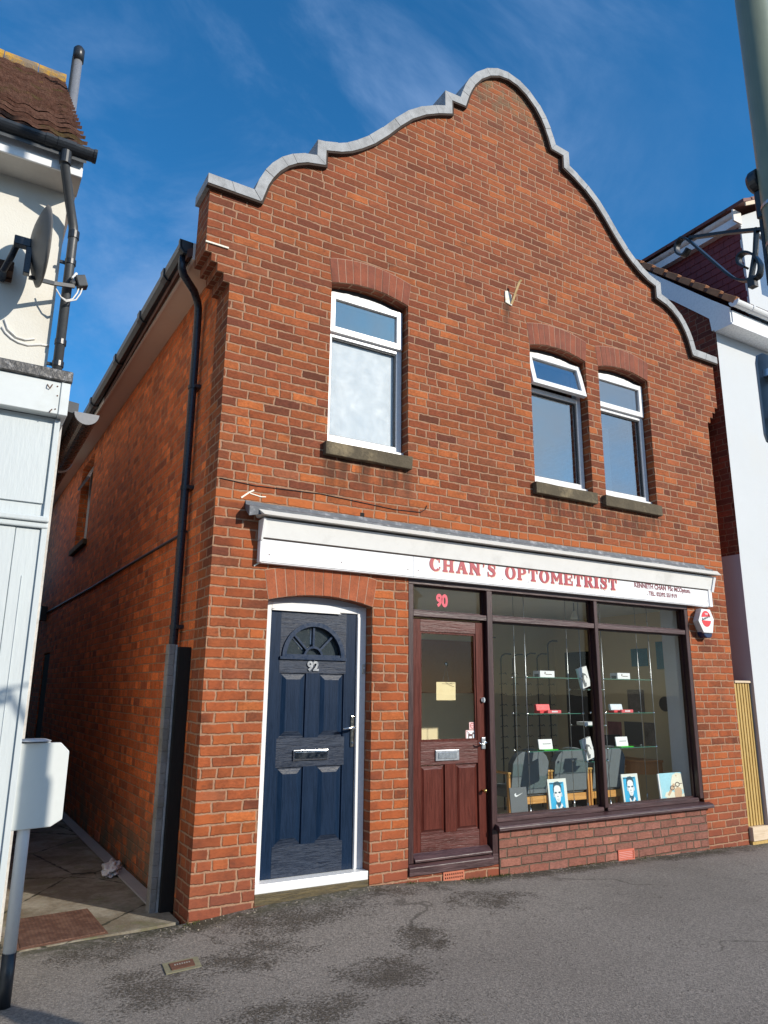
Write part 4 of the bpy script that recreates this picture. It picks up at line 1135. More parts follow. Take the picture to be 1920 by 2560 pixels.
me = fontmesh('BSc MCOptom.', .066, .0004, .0024, 1.02, .86); addmesh(mb, me, Matrix.Translation((4.985, -.0562, 2.592)))
me = fontmesh('TEL. 02392 551919', .058, .0004, .0026, 1.10, .88); addmesh(mb, me, Matrix.Translation((4.680, -.0562, 2.522)))
mb.build('small_lettering', mat('small_letter_ink', (.20, .035, .05), .5), SG)

# alarm box
AL = thing('alarm_box', (5.54, 0, 2.11), 'white hexagonal alarm box with red round emblem on the brick pier', 'alarm box')
hexb = [(5.455, 2.425), (5.60, 2.425), (5.655, 2.32), (5.615, 2.165), (5.46, 2.165), (5.385, 2.29)]
hx = lambda s_, dz=0: [(5.525 + (a - 5.525) * s_, 2.295 + (b - 2.295) * s_ + dz) for a, b in hexb]
mb = MB()
A0 = [(a + .045, b) for a, b in hx(1.06)]; 
lo_ = [mb.V((a, -.0005, b)) for a, b in A0]; mi_ = [mb.V((a + .03, -.055, b)) for a, b in hx(1.05)]; fr_ = [mb.V((a + .0, -.10, b)) for a, b in hx(.98)]
for L0, L1 in ((lo_, mi_), (mi_, fr_)):
    for k in range(6): mb.f([L0[k], L0[(k + 1) % 6], L1[(k + 1) % 6], L1[k]])
mb.f(fr_); mb.f(list(reversed(lo_)))
mb.build('cover', m_upvc, AL, bevel=.004, seg=2)
mb = MB()
cc = (5.520, 2.318); rr = .079
mb.prism([(cc[0] + rr * math.cos(R(20 + 150 * i / 16)), cc[1] + rr * 1.1 * math.sin(R(20 + 150 * i / 16))) for i in range(17)], -.1025, -.1004, 'y')
mb.prism([(cc[0] + rr * math.cos(R(192 + 155 * i / 16)), cc[1] + rr * 1.1 * math.sin(R(192 + 155 * i / 16))) for i in range(17)], -.1025, -.1004, 'y')
mb.build('emblem', m_red, AL)
mb = MB(); mb.tube([(5.448, -.1032, 2.298), (5.456, -.1032, 2.325), (5.462, -.1032, 2.300), (5.474, -.1032, 2.318), (5.482, -.1032, 2.304), (5.494, -.1032, 2.330), (5.500, -.1032, 2.310), (5.512, -.1032, 2.334), (5.520, -.1032, 2.318), (5.534, -.1032, 2.345), (5.542, -.1032, 2.325), (5.556, -.1032, 2.340), (5.566, -.1032, 2.372), (5.572, -.1032, 2.336), (5.590, -.1032, 2.345)], .0022, 6); mb.build('emblem_script', m_ink, AL)
mb = MB(); me = fontmesh('THE', .026, .0003, .0010); addmesh(mb, me, Matrix.Translation((5.500, -.1036, 2.362))); mb.build('emblem_word', m_white, AL)
mb = MB(); me = fontmesh('24 hour', .016, .0003); addmesh(mb, me, Matrix.Translation((5.505, -.1012, 2.205))); mb.box(5.505, 5.575, -.1012, -.1004, 2.185, 2.189); mb.bm.free()
mb = MB(); mb.prism([(5.47, 2.178), (5.63, 2.178), (5.625, 2.135), (5.60, 2.118), (5.52, 2.115), (5.488, 2.14)], -.082, -.0005, 'y'); mb.build('strobe_base', m_bluebase, AL, bevel=.01, seg=2)

# ------------------------------------------------------------------ inside the shop window
def shelf_unit(name, x0, x1, zs, label, rods):
    t = thing(name, ((x0 + x1) / 2, .26, .425), label, 'shelf unit', 'glass shelf units in the shop window')
    for (x, y) in rods:
        mb = MB(); mb.tube([(x, y, .426), (x, y, 2.47)], .0032, 8); ro = mb.build('rod', m_satin, t, smooth=True)
        mb = MB(); mb.tube([(x, y, .426), (x, y, .50)], .008, 10); mb.build('socket', m_satin, ro, smooth=True)
    for z in zs:
        mb = MB(); mb.box(x0, x1, .16, .36, z - .003, z + .003); sh = mb.build('glass_shelf', m_glassf, t)
        mb = MB(); mb.box(x0, x1, .1585, .1595, z - .003, z + .003); mb.build('shelf_edge', m_greenglass, sh)
        for x in (x0, x1):
            for y in (.16, .36):
                mb = MB(); mb.ball((x, y, z), .011, 8, 6, 1.3, 1, 1); mb.build('clamp', m_chrome, sh, smooth=True)
    return t
shelf_unit('glass_shelf_unit', 3.14, 3.857, (1.657, 1.322, .984), 'wide glass shelf unit on thin rods behind the left shop pane', [(3.139, .16), (3.178, .36), (3.857, .16), (3.876, .36)])
shelf_unit('glass_shelf_unit', 3.885, 4.155, (1.55, 1.204, .868), 'narrow glass shelf unit behind the mullion, with lower shelves', [])
shelf_unit('glass_shelf_unit', 4.162, 4.875, (1.657, 1.322, .984), 'wide glass shelf unit on thin rods behind the right shop pane', [(4.162, .16), (4.204, .36), (4.875, .16), (4.919, .36)])
# shelf goods
def single(name, fn, m, label, cat, group=None, bevel=0.0, smooth=False):
    mb = MB(); fn(mb); o = mb.build(name, m, bevel=bevel, smooth=smooth); rebase(o); return tag(o, label, cat, group)
def whitebox(x, label):
    t = thing('display_box', (x, .17, 1.66), label, 'display box', 'white boxes on the top shelves')
    mb = MB(); mb.box(x, x + .185, .17, .27, 1.661, 1.722); mb.build('box', m_white, t, bevel=.001)
    mb = MB(); mb.prism([(x + .055, 1.69), (x + .062, 1.715), (x + .075, 1.70)], .1685, .1696, 'y'); mb.box(x + .07, x + .15, .1685, .1696, 1.686, 1.692); mb.build('print', m_ink, t)
    mb = MB(); mb.box(x - .0015, x - .0003, .19, .25, 1.661, 1.692); mb.build('dark_side', m_greyc, t)
whitebox(3.3276, 'small white box on the top glass shelf, left shop pane')
whitebox(4.3804, 'small white box on the top glass shelf, right shop pane')
def case(x, m, lab1, lab2):
    t = thing('spectacle_case', (x + .09, .22, 1.3255), lab1, 'spectacle case')
    mb = MB(); mb.M = Matrix.Translation((x, .22, 1.350)) @ Matrix.Rotation(R(-12), 4, 'X'); mb.box(0, .172, 0, .03, 0, .062); mb.build('lid', m, t, bevel=.004, seg=2)
    mb = MB(); mb.M = Matrix.Translation((x, .22, 1.350)) @ Matrix.Rotation(R(-12), 4, 'X'); mb.box(.012, .160, -.0015, -.0003, .010, .052); mb.build('face', mat('case_face', tuple(min(1, c * 1.15) for c in ((.74, .045, .055) if m is m_red else (.60, .68, .74))), .3), t)
    mb = MB(); mb.box(x + .02, x + .15, .20, .28, 1.3255, 1.350); mb.build('base', m_red, t, bevel=.003)
    o = MB(); o.box(x + .09, x + .26, .165, .185, 1.3255, 1.356); o = rebase(o.build('name_plate', m_pinkred, bevel=.001)); tag(o, lab2, 'name plate', 'pink name plates on the middle shelves')
    mb = MB()
    for i in range(4): mb.box(x + .14 + i * .019, x + .155 + i * .019, .1635, .1645, 1.335, 1.349)
    pr_ = mb.build('raised_letters', m_white); pr_.data.transform(Matrix.Translation(-o.location)); pr_.parent = o
case(3.313, m_red, 'open red spectacle case on the middle glass shelf', 'pink name plate beside the red spectacle case')
case(4.3121, mat('case_white', (.62, .70, .76), .3), 'open pale blue spectacle case on the middle glass shelf', 'pink name plate beside the pale blue case')
def greensign(x, label):
    t = thing('shelf_card', (x + .1, .21, .9875), label, 'shelf card', 'white cards on green stands')
    mb = MB(); mb.box(x + .03, x + .21, .165, .26, .9875, .997); mb.build('green_base', m_green, t, bevel=.003)
    mb = MB(); mb.M = Matrix.Translation((x, .20, .998)) @ Matrix.Rotation(R(-8), 4, 'X'); mb.box(0, .172, 0, .012, 0, .092); mb.build('card', m_white, t, bevel=.002)
    mb = MB(); mb.M = Matrix.Translation((x, .20, .998)) @ Matrix.Rotation(R(-8), 4, 'X'); mb.box(.05, .15, -.0012, -.0003, .046, .052); mb.build('print', m_greyc, t)
greensign(3.3081, 'white card on bright green stand, lower shelf of the left pane')
greensign(4.3365, 'white card on bright green stand, lower shelf of the right pane')
def photocard(z, label):
    t = thing('photo_card', (3.95, .25, z), label, 'photo card', 'tilted photo cards beside the mullion')
    M_ = Matrix.Translation((4.062, .36, z)) @ Matrix.Rotation(R(-14), 4, 'Y') @ Matrix.Rotation(R(12), 4, 'X')
    M_ = Matrix.Translation((3.905, .195, z + .003)) @ Matrix.Rotation(R(-16), 4, 'Y')
    mb = MB(); mb.M = M_; mb.box(0, .125, 0, .03, 0, .20); mb.build('card', m_white, t, bevel=.001)
    mb = MB(); mb.M = M_; mb.prism([(.03, .01), (.02, .11), (.05, .15), (.085, .13), (.10, .09), (.075, .05), (.06, .01)], -.0012, -.0003, 'y'); mb.build('hair', m_greyc, t)
    mb = MB(); mb.M = M_; mb.prism([(.058, .045), (.05, .09), (.06, .12), (.082, .115), (.092, .08), (.08, .045)], -.0022, -.0013, 'y'); mb.build('face', m_white, t)
    mb = MB(); mb.M = M_; mb.box(-.0012, -.0003, 0, .03, 0, .20); mb.build('edge', m_sky2, t)
photocard(1.553, 'tilted white photo card on the upper narrow shelf beside the mullion')
photocard(.871, 'tilted white photo card on the lower narrow shelf beside the mullion')
single('leaflet_box', lambda mb: mb.prism([(3.88, .17), (3.96, .36), (4.15, .36), (4.12, .17)], 1.208, 1.238, 'z'), m_white, 'flat white leaflet box on the middle narrow shelf beside the mullion', 'leaflet box', bevel=.002)
# cards standing on the ledge
def lean(x, w, y, h, deg=-5):
    deg = -5
    return Matrix.Translation((x, y, .4255)) @ Matrix.Rotation(R(deg), 4, 'X')
t = thing('sports_card', (2.99, .13, .425), 'dark grey card with white tick mark leaning in shop window', 'display card')
M_ = lean(2.890, .2, .125, .27); mb = MB(); mb.M = M_; mb.box(0, .195, 0, .012, 0, .262); mb.build('card', m_greyc, t)
mb = MB(); mb.M = M_; mb.prism([(.050, .205), (.053, .190), (.068, .183), (.085, .188), (.150, .214), (.092, .198), (.074, .196), (.068, .203), (.070, .215), (.058, .212)], -.0012, -.0002, 'y'); mb.build('tick_emblem', m_white, t)
def manposter(x, label):
    t = thing('portrait_poster', (x + .11, .13, .425), label, 'poster', 'blue portrait posters on the window ledge')
    M_ = lean(x, .235, .125, .33)
    def part(nm, m, fn):
        mb = MB(); mb.M = M_; fn(mb); return mb.build(nm, m, t)
    W_, H_ = .232, .312
    part('board', mat('poster_board', (.74, .77, .72), .45, var=.04), lambda mb: mb.box(0, W_, 0, .014, 0, H_))
    part('blue_ground', m_cyan, lambda mb: mb.box(.02, W_ - .035, -.0012, -.0002, .008, H_ - .03))
    part('hair', m_poster_dk, lambda mb: mb.prism([(.065, .185), (.058, .225), (.066, .265), (.085, .285), (.125, .290), (.152, .275), (.165, .24), (.158, .20), (.15, .19)], -.0022, -.0013, 'y'))
    part('face', m_white, lambda mb: mb.prism([(.068, .205), (.070, .235), (.085, .252), (.110, .256), (.136, .250), (.150, .232), (.152, .20), (.150, .16), (.140, .125), (.128, .108), (.100, .108), (.086, .125), (.074, .16)], -.0032, -.0023, 'y'))
    part('ears', m_white, lambda mb: (mb.box(.060, .0665, -.0032, -.0023, .155, .19), mb.box(.155, .163, -.0032, -.0023, .155, .19)))
    part('eyes', m_poster_dk, lambda mb: (mb.prism([(.072, .192), (.080, .200), (.102, .196), (.100, .186), (.084, .183)], -.0042, -.0033, 'y'), mb.prism([(.118, .196), (.142, .201), (.150, .193), (.138, .184), (.122, .187)], -.0042, -.0033, 'y')))
    part('nose', m_poster_dk, lambda mb: mb.prism([(.104, .158), (.110, .166), (.116, .158), (.110, .152)], -.0042, -.0033, 'y'))
    part('mouth', m_greyc, lambda mb: (mb.box(.097, .126, -.0042, -.0033, .134, .1365), mb.box(.103, .120, -.0042, -.0033, .122, .1235)))
    part('neck', m_poster_dk, lambda mb: mb.prism([(.088, .118), (.084, .09), (.108, .060), (.138, .09), (.140, .125), (.128, .1075), (.100, .1075)], -.0022, -.0013, 'y'))
    part('shirt', m_poster_dk, lambda mb: mb.prism([(.026, .010), (.060, .048), (.108, .04), (.150, .075), (.196, .048), (.199, .010)], -.0022, -.0013, 'y'))
    part('collar', m_white, lambda mb: mb.prism([(.076, .085), (.080, .045), (.108, .030), (.135, .045), (.163, .075), (.150, .10), (.125, .062), (.106, .058), (.088, .092)], -.0032, -.0023, 'y'))
    part('title_band', m_poster_dk, lambda mb: [mb.box(.022 + i * .0205, .039 + i * .0205, -.0022, -.0013, H_ - .046 + random.uniform(0, .003), H_ - .034) for i in range(8)])
manposter(3.345, 'blue portrait poster behind the left shop pane, beside the grey card')
manposter(4.318, 'blue portrait poster behind the right shop pane, on the ledge')
t = thing('spectacles_poster', (5.0, .13, .425), 'pale blue and cream poster of person in glasses on the ledge', 'poster')
M_ = lean(4.850, .35, .125, .3)
def part(nm, m, fn):
    mb = MB(); mb.M = M_; fn(mb); return mb.build(nm, m, t)
part('board', m_white, lambda mb: mb.box(0, .338, 0, .014, 0, .292))
part('sky_ground', m_sky2, lambda mb: mb.box(.02, .365, -.0012, -.0002, .006, .295))
part('coat', m_creamp, lambda mb: mb.prism([(.06, .075), (.14, .03), (.20, .008), (.363, .008), (.363, .09), (.30, .07), (.24, .10), (.16, .12), (.09, .11)], -.0022, -.0013, 'y'))
part('hair', m_creamp, lambda mb: mb.prism([(.17, .13), (.18, .20), (.215, .27), (.28, .293), (.363, .28), (.363, .12), (.30, .14), (.24, .12)], -.0024, -.0013, 'y'))
part('face', m_skin, lambda mb: mb.prism([(.225, .03), (.215, .09), (.225, .135), (.27, .155), (.325, .14), (.335, .10), (.31, .05), (.265, .012)], -.0036, -.0025, 'y'))
part('arm', m_skin, lambda mb: mb.prism([(.105, .085), (.13, .072), (.215, .15), (.24, .185), (.21, .19)], -.0030, -.0025, 'y'))
part('spectacles', m_ink, lambda mb: [mb.prism([(cx + .034 * math.cos(a), cz + .024 * math.sin(a)) for a in [2 * PI * k / 16 for k in range(16)]], -.0050, -.0037, 'y',
     [[(cx + .026 * math.cos(a), cz + .016 * math.sin(a)) for a in [2 * PI * k / 16 for k in range(16)]]]) for cx, cz in ((.19, .148), (.275, .178))] + [mb.box(.222, .245, -.0049, -.0037, .160, .166), mb.box(.306, .35, -.0049, -.0037, .182, .188)])
part('leaf_mark', m_skin, lambda mb: mb.prism([(.262, .262), (.272, .272), (.285, .268), (.278, .256)], -.0036, -.0026, 'y'))
# notice hanging on the door glass
t = thing('hanging_notice', (2.16, .085, 1.44), 'plain yellow notice hung by thread from a suction hook on the door glass', 'notice')
mb = MB(); mb.box(2.062, 2.262, .0795, .082, 1.447, 1.598)
bmesh.ops.subdivide_edges(mb.bm, edges=mb.bm.edges[:], cuts=3, use_grid_fill=True)
for v in mb.bm.verts: v.co += Vector((random.uniform(-.0015, .0015), 0, random.uniform(-.0015, .0015)))
mb.build('card', m_notice, t)
mb = MB(); mb.tube([(2.13, .081, 1.60), (2.166, .080, 1.745), (2.195, .081, 1.60)], .0012, 6); mb.build('thread', m_greyc, t)
mb = MB(); mb.tube([(2.166, .0765, 1.752), (2.166, .083, 1.752)], [.020, .012], 16); mb.ball((2.166, .085, 1.75), .008); mb.build('suction_hook', m_chrome, t, smooth=True)
mb = MB()
for i, (a, b) in enumerate((((2.12, 1.585), (2.23, 1.592)), ((2.16, 1.596), (2.25, 1.560)), ((2.20, 1.588), (2.255, 1.590)))):
    mb.tube([(a[0], .0785 - .0003 * i, a[1]), ((a[0] + b[0]) / 2, .078 - .0003 * i, (a[1] + b[1]) / 2 - .006), (b[0], .0785 - .0003 * i, b[1])], .0012, 5)
build_each(mb, 'pen_marks', m_ink, t)
# chairs, backs to the window
def make_chair(x, y, label):
    t = thing('waiting_chair', (x, y, .10), label, 'chair', 'grey waiting chairs with wooden arms')
    w = .235
    mb = MB()
    pts = [(x - w, .53), (x - w, .83)] + [(x - w + 2 * w * i / 12, .83 + .135 * math.sin(PI * (i / 12)) ** .55) for i in range(1, 12)] + [(x + w, .83), (x + w, .53)]
    mb.prism(pts, y, y + .075, 'y')
    for v in mb.bm.verts: v.co.y -= (v.co.z - .53) * .16
    bk = mb.build('backrest', m_fabric, t, bevel=.014, seg=3)
    mb = MB(); mb.box(x - w + .04, x + w - .04, y - .076, y - .060, .665, .668); mb.bm.free()
    mb = MB(); mb.box(x - w, x + w, y + .03, y + .50, .50, .58); mb.build('seat', m_fabric, t, bevel=.02, seg=3)
    mb = MB(); mb.box(x - w - .035, x + w + .035, y + .010, y + .032, .43, .50); mb.build('rear_rail', m_beechx, t, bevel=.004)
    for s in (-1, 1):
        xx = x + s * (w + .022)
        mb = MB(); mb.box(xx - .022, xx + .022, y - .02, y + .46, .725, .748); mb.build('armrest', m_beech, t, bevel=.006, seg=2)
        for yy in (y, y + .42):
            mb = MB(); mb.box(xx - .013, xx + .013, yy - .013, yy + .022, .1005, .724); mb.build('leg', m_beech, t, bevel=.004)
    return t
ch = make_chair(3.61, .71, 'grey waiting chair nearest the shop door, behind the left pane')
dup(ch, (4.17, .71, .10), 'grey waiting chair in the middle of three, behind the mullion')
dup(ch, (4.725, .71, .10), 'grey waiting chair beside the curved desk, behind the right pane')
# desk
t = thing('reception_desk', (5.2, .8, .1), 'curved orange wooden desk behind the right shop pane', 'desk')
arc2 = lambda r: [(5.33, .76 - r * .86)] + [(5.33 + r * math.cos(R(a)) , .76 + r * .90 * math.sin(R(a))) for a in range(-90, -181, -10)] + [(5.33 - r, 1.25), (5.33, 1.25)]
mb = MB(); mb.prism(arc2(.335), .785, .808, 'z'); mb.build('desk_top', m_deskw, t, bevel=.004)
mb = MB(); mb.prism(arc2(.315), .660, .7845, 'z'); mb.build('apron', m_deskw, t)
mb = MB(); mb.box(5.04, 5.08, 1.1, 1.14, .1005, .659)
build_each(mb, 'leg', m_deskw, t); mb = MB(); mb.box(5.28, 5.32, 1.1, 1.14, .1005, .659); mb.build('leg', m_deskw, t)
mb = MB(); mb.box(5.15, 5.19, 1.05, 1.10, .8085, .95); mb.box(5.03, 5.31, 1.03, 1.052, .88, 1.05); o = rebase(mb.build('desk_monitor', m_blackp, bevel=.004)); tag(o, 'black computer monitor standing on the curved desk', 'monitor')
# eyewear display
t = thing('eyewear_display', (4.8, 2.2, .1), 'row of tall black hooked rods with spectacle frames against the shop wall', 'display stand')
for x, z in ((4.35, 2.2), (4.60, 2.0), (4.80, 2.0), (5.02, 2.02), (5.22, 2.02), (5.42, 2.2)):
    mb = MB(); mb.tube([(x, 2.3, .101), (x, 2.3, z - .06), (x + .01, 2.28, z - .02), (x + .04, 2.25, z), (x + .13, 2.25, z)], .009, 8); ro = mb.build('rod', m_blackp, t, smooth=True)
    mb = MB()
    for k in range(9): mb.tube([(x - .06, 2.27, .7 + k * .13), (x - .03, 2.255, .72 + k * .13), (x, 2.26, .705 + k * .13), (x + .03, 2.255, .72 + k * .13), (x + .06, 2.27, .7 + k * .13)], .004, 6)
    build_each(mb, 'spectacles', m_blackp, ro, smooth=True)
def poster(label, x0, x1, y0, y1, z0, z1, m, extra=None):
    mb = MB(); mb.box(x0, x1, y0, y1, z0, z1); o = rebase(mb.build('wall_poster', m)); return tag(o, label, 'wall poster', 'posters on the shop walls')
poster('brown display board on the shop back wall, seen over the chairs', 3.3, 4.4, 2.485, 2.498, 1.5, 2.15, m_orangebd)
poster('teal and white wall poster high on the right shop wall', 5.722, 5.729, .90, 1.15, 1.84, 2.05, m_blueposter)
poster('tall teal wall poster nearest the window on the right shop wall', 5.722, 5.729, .61, .77, 1.80, 2.12, m_blueposter)
poster('black and white photo poster in the middle of the right shop wall', 5.722, 5.729, 1.0, 1.25, 1.29, 1.56, m_greyposter)
poster('pink-toned portrait poster low on the right shop wall', 5.722, 5.729, 1.38, 1.60, .96, 1.17, mat('pink_portrait', (.32, .12, .14), .5, var=.6, vs=7))
poster('dark portrait poster between two others low on the right wall', 5.722, 5.729, 1.06, 1.33, .91, 1.18, m_greyc)
poster('brownish portrait poster low on the right wall nearest window', 5.722, 5.729, .87, 1.03, .92, 1.18, m_greyposter)
single('round_mirror', lambda mb: mb.tube([(5.70, .68, 1.40), (5.728, .68, 1.40)], .085, 24), m_blackp, 'round dark mirror on the right shop wall above the desk', 'mirror')
for i, (x, y, z, lab) in enumerate(((4.243, .6, 2.30, 'white bell-shaped lamp shade under the ceiling, left of the mullion'), (4.52, .6, 2.29, 'white bell-shaped lamp shade under the ceiling, right of the mullion'))):
    t = thing('pendant_lamp', (x, y, z), lab, 'lamp', 'pendant lamps in the shop')
    mb = MB(); mb.tube([(x, y, z + .085), (x, y, z + .06), (x, y, z + .02), (x, y, z)], [.010, .022, .036, .042], 14, caps=False); mb.build('shade', mat('opal_glass', (.85, .84, .76), .4), t, smooth=True)
    mb = MB(); mb.tube([(x, y, z + .085), (x, y, 2.474)], .004, 6); mb.build('stem', m_greyp, t)

# ------------------------------------------------------------------ left neighbour
LB = thing('white_shop_building', (-3.5, .2, 0), 'white shop building with tiled roof at the left edge', 'building')
Yp = -.95
mb = MB(); mb.box(-7, -1.245, Yp, .199, -.2, 3.0); mb.box(-1.2445, -1.217, Yp + .0, .199, -.2, 3.0); mb.build('shopfront_wall', m_whitewood, LB)
mb = MB(); mb.box(-7, -1.255, Yp - .012, Yp - .0003, 2.50, 2.965); 
mb.box(-1.246, -1.2165, Yp - .022, Yp - .0003, -.1, 2.985)
mb.box(-1.3685, -1.2465, Yp - .009, Yp - .0003, -.1, 2.355); mb.box(-7, -1.372, Yp - .012, Yp - .0003, -.1, 2.355)
mb.box(-1.315, -1.309, Yp - .013, Yp - .0092, -.1, 2.10); mb.build('timber_cladding', m_whitewood, LB, bevel=.003)
mb = MB(); mb.box(-7, -1.2155, Yp - .045, Yp - .0125, 2.392, 2.425); mb.box(-7, -1.2157, Yp - .030, Yp - .0125, 2.36, 2.3915); mb.build('moulding', m_whitewood, LB, bevel=.008, seg=2)
mb = MB(); mb.box(-7, -1.240, Yp - .075, Yp, 3.003, 3.195); mb.build('fascia_board', m_fasc, LB, bevel=.003)
mb = MB(); mb.box(-1.2395, -1.192, Yp - .082, .198, 3.0, 3.193); mb.build('fascia_end', m_fasc, LB, bevel=.003)
mb = MB(); mb.box(-7, -1.185, Yp - .095, .198, 3.196, 3.262)
mb.build('roof_edge', m_felt, LB, bevel=.006)
mb = MB()
for x, z in ((-1.258, 3.165), (-1.253, 3.11), (-1.256, 3.03)): mb.tube([(x, Yp - .078, z), (x, Yp - .0745, z)], .004, 8)
mb.tube([(-1.31, Yp - .078, 3.165), (-1.305, Yp - .09, 3.15), (-1.295, Yp - .085, 3.142), (-1.285, Yp - .078, 3.17)], .003, 6); mb.tube([(-1.272, Yp - .078, 3.025), (-1.28, Yp - .09, 3.01), (-1.285, Yp - .085, 3.0)], .003, 6)
build_each(mb, 'hook', m_rust, LB)
Yu = .2; ZE = 5.26
mb = MB(); mb.box(-7, -1.243, Yu, 9, 3.0, ZE); mb.build('upper_wall', m_cream, LB)
mb = MB(); mb.prism([(Yu, ZE), (9, ZE), (4.85, 9.9)], -1.5, -1.2435, 'x'); mb.build('gable_wall', m_cream, LB)
mb = MB(); mb.box(-7, -1.187, Yu - .255, Yu, ZE - .06, ZE - .03); mb.build('soffit', mat('soffit_white', (.60, .57, .52), .6), LB)
mb = MB(); mb.box(-7, -1.187, Yu - .275, Yu - .256, ZE - .065, ZE + .085); mb.box(-1.2425, -1.19, Yu - .254, 1.5, ZE - .03, ZE + .02); mb.build('eaves_fascia', m_upvc, LB, bevel=.003)
# wavy tiled roof
ey, ez, ry, rz_ = Yu - .33, ZE + .10, 4.85, 10.1
rows = 21; mb = MB()
sl = Vector((0, ry - ey, rz_ - ez)); Ls = sl.length; sd_ = sl.normalized(); nr = Vector((0, -sd_.z, sd_.y))
xx_ = [-6.8 + .035 * i for i in range(162)]
xx_ = [x for x in xx_ if x < -1.165] + [-1.165]
for r_ in range(rows):
    a, b = r_ * Ls / rows, (r_ + 1) * Ls / rows + .03
    jit = random.uniform(-.003, .003)
    lo2, hi2, un = [], [], []
    for i, x in enumerate(xx_):
        wv = .011 * math.sin(2 * PI * x / .165) + .006 * mnoise.noise(Vector((x * 3, r_ * 1.7, 0)))
        p0 = Vector((x, ey, ez)) + sd_ * (a + jit) + nr * (.055 + wv); p1 = Vector((x, ey, ez)) + sd_ * b + nr * (.012 + wv)
        lo2.append(mb.V(p0)); hi2.append(mb.V(p1)); un.append(mb.V(p0 - nr * .028))
    for i in range(len(xx_) - 1):
        mb.f([lo2[i], lo2[i + 1], hi2[i + 1], hi2[i]]); mb.f([un[i], un[i + 1], lo2[i + 1], lo2[i]])
    mb.f([un[-1], lo2[-1], hi2[-1]])
rf = mb.build('roof', m_roof, LB, normals=False)
mb = MB(); mb.hexa([(-6.8, ey, ez - .08), (-6.8, ey, ez - .04), (-6.8, ry, rz_ - .08), (-6.8, ry, rz_ - .04), (-1.175, ey, ez - .08), (-1.175, ey, ez - .04), (-1.175, ry, rz_ - .08), (-1.175, ry, rz_ - .04)])
mb.hexa([(-6.8, ry, rz_ - .06), (-6.8, ry, rz_), (-6.8, 9.8, ez - .06), (-6.8, 9.8, ez), (-1.175, ry, rz_ - .06), (-1.175, ry, rz_), (-1.175, 9.8, ez - .06), (-1.175, 9.8, ez)]); mb.build('roof_underside', m_greyp, rf)
mb = MB()
k = 0; x = -6.8
while x < -1.2:
    x1 = min(x + .44, -1.15)
    mb.tube([(x, ry, rz_ + .01), (x1 - .01, ry, rz_ + .01)], [.125 , .13], 14); x = x1 + .0; k += 1
mb.build('ridge_tile', m_lichen, rf)
# gutter and downpipe
gy, gz_ = Yu - .335, ZE + .115
mb = MB(); pr = [(gy + .056 * math.cos(PI + PI * i / 10), gz_ + .062 * math.sin(PI + PI * i / 10)) for i in range(11)] + [(gy + .050 * math.cos(-PI * i / 10), gz_ + .056 * math.sin(-PI * i / 10)) for i in range(11)]
mb.prism(pr, -7, -1.125, 'x'); lg = mb.build('gutter', m_blackp, LB)
mb = MB()
for x0, x1 in ((-1.135, -1.112), (-1.46, -1.41), (-1.38, -1.26), (-1.9, -1.86)):
    pr2 = [(gy + .062 * math.cos(PI + PI * i / 10), gz_ + .003 + .069 * math.sin(PI + PI * i / 10)) for i in range(11)]
    mb.prism(pr2, x0, x1, 'x')
build_each(mb, 'gutter_joint', m_blackp, lg)
mb = MB(); dpx = -1.315
mb.tube([(dpx, gy, gz_ - .05), (dpx, gy, gz_ - .13), (-1.31, gy + .02, gz_ - .17), (-1.235, .06, 5.03), (-1.19, .12, 4.90), (-1.18, .13, 4.84), (-1.178, .13, 3.25)], .034, 16)
ld = mb.build('downpipe', m_greyp, LB, smooth=True)
mb = MB()
for p0, p1 in (((dpx, gy, gz_ - .16), (dpx, gy, gz_ - .06)), ((-1.178, .13, 4.80), (-1.178, .13, 4.86)), ((-1.178, .13, 4.58), (-1.178, .13, 4.62)), ((-1.178, .13, 3.93), (-1.178, .13, 3.97)), ((-1.178, .13, 3.76), (-1.178, .13, 3.80))): mb.tube([p0, p1], .040, 16)
for z in (4.60, 3.78): mb.box(-1.25, -1.18, .14, .16, z - .01, z + .01)
build_each(mb, 'pipe_collar', m_blackp, ld)
# flue behind the roof
mb = MB(); mb.tube([(-1.10, 3.67, 4.0), (-1.10, 3.67, 9.62)], .056, 18); fu_ = mb.build('flue_pipe', m_flue, LB, smooth=True)
mb = MB(); mb.tube([(-1.10, 3.67, 9.52), (-1.10, 3.67, 9.70), (-1.10, 3.67, 9.74)], [.070, .070, .045], 18); mb.tube([(-1.162, 3.64, 4.0), (-1.162, 3.64, 9.54)], .012, 8); mb.build('cowl', m_blackp, fu_, smooth=True)
# rear extension in the alley, with big gutter
mb = MB(); mb.box(-4.5, -1.092, .22, 13, -.2, 3.48); mb.build('rear_wall', mat('alley_bounce_wall', (.55, .52, .48), .9, var=.4, vs=5), LB)  # unseen wall, pale colour added to bounce light into the alley
mb = MB(); mb.hexa([(-4.5, .3, 3.9), (-4.5, .3, 3.98), (-4.5, 13, 3.9), (-4.5, 13, 3.98), (-.985, .32, 3.50), (-.985, .32, 3.585), (-.985, 13, 3.5), (-.985, 13, 3.585)]); mb.build('rear_roof', m_greyp, LB)
mb = MB(); gx_, gz2 = -.925, 3.515
pr = [(gx_ + .088 * math.cos(PI + PI * i / 12), gz2 + .088 * math.sin(PI + PI * i / 12)) for i in range(13)] + [(gx_ + .080 * math.cos(-PI * i / 12), gz2 + .080 * math.sin(-PI * i / 12)) for i in range(13)]
mb.prism(pr, .32, 13, 'y'); rg = mb.build('rear_gutter', mat('brown_gutter', (.05, .038, .034), .28, var=.2), LB)
mb = MB(); mb.prism(pr[:13], .305, .319, 'y'); mb.build('gutter_stop', mat('pale_cap', (.24, .24, .25), .4), rg)
mb = MB()
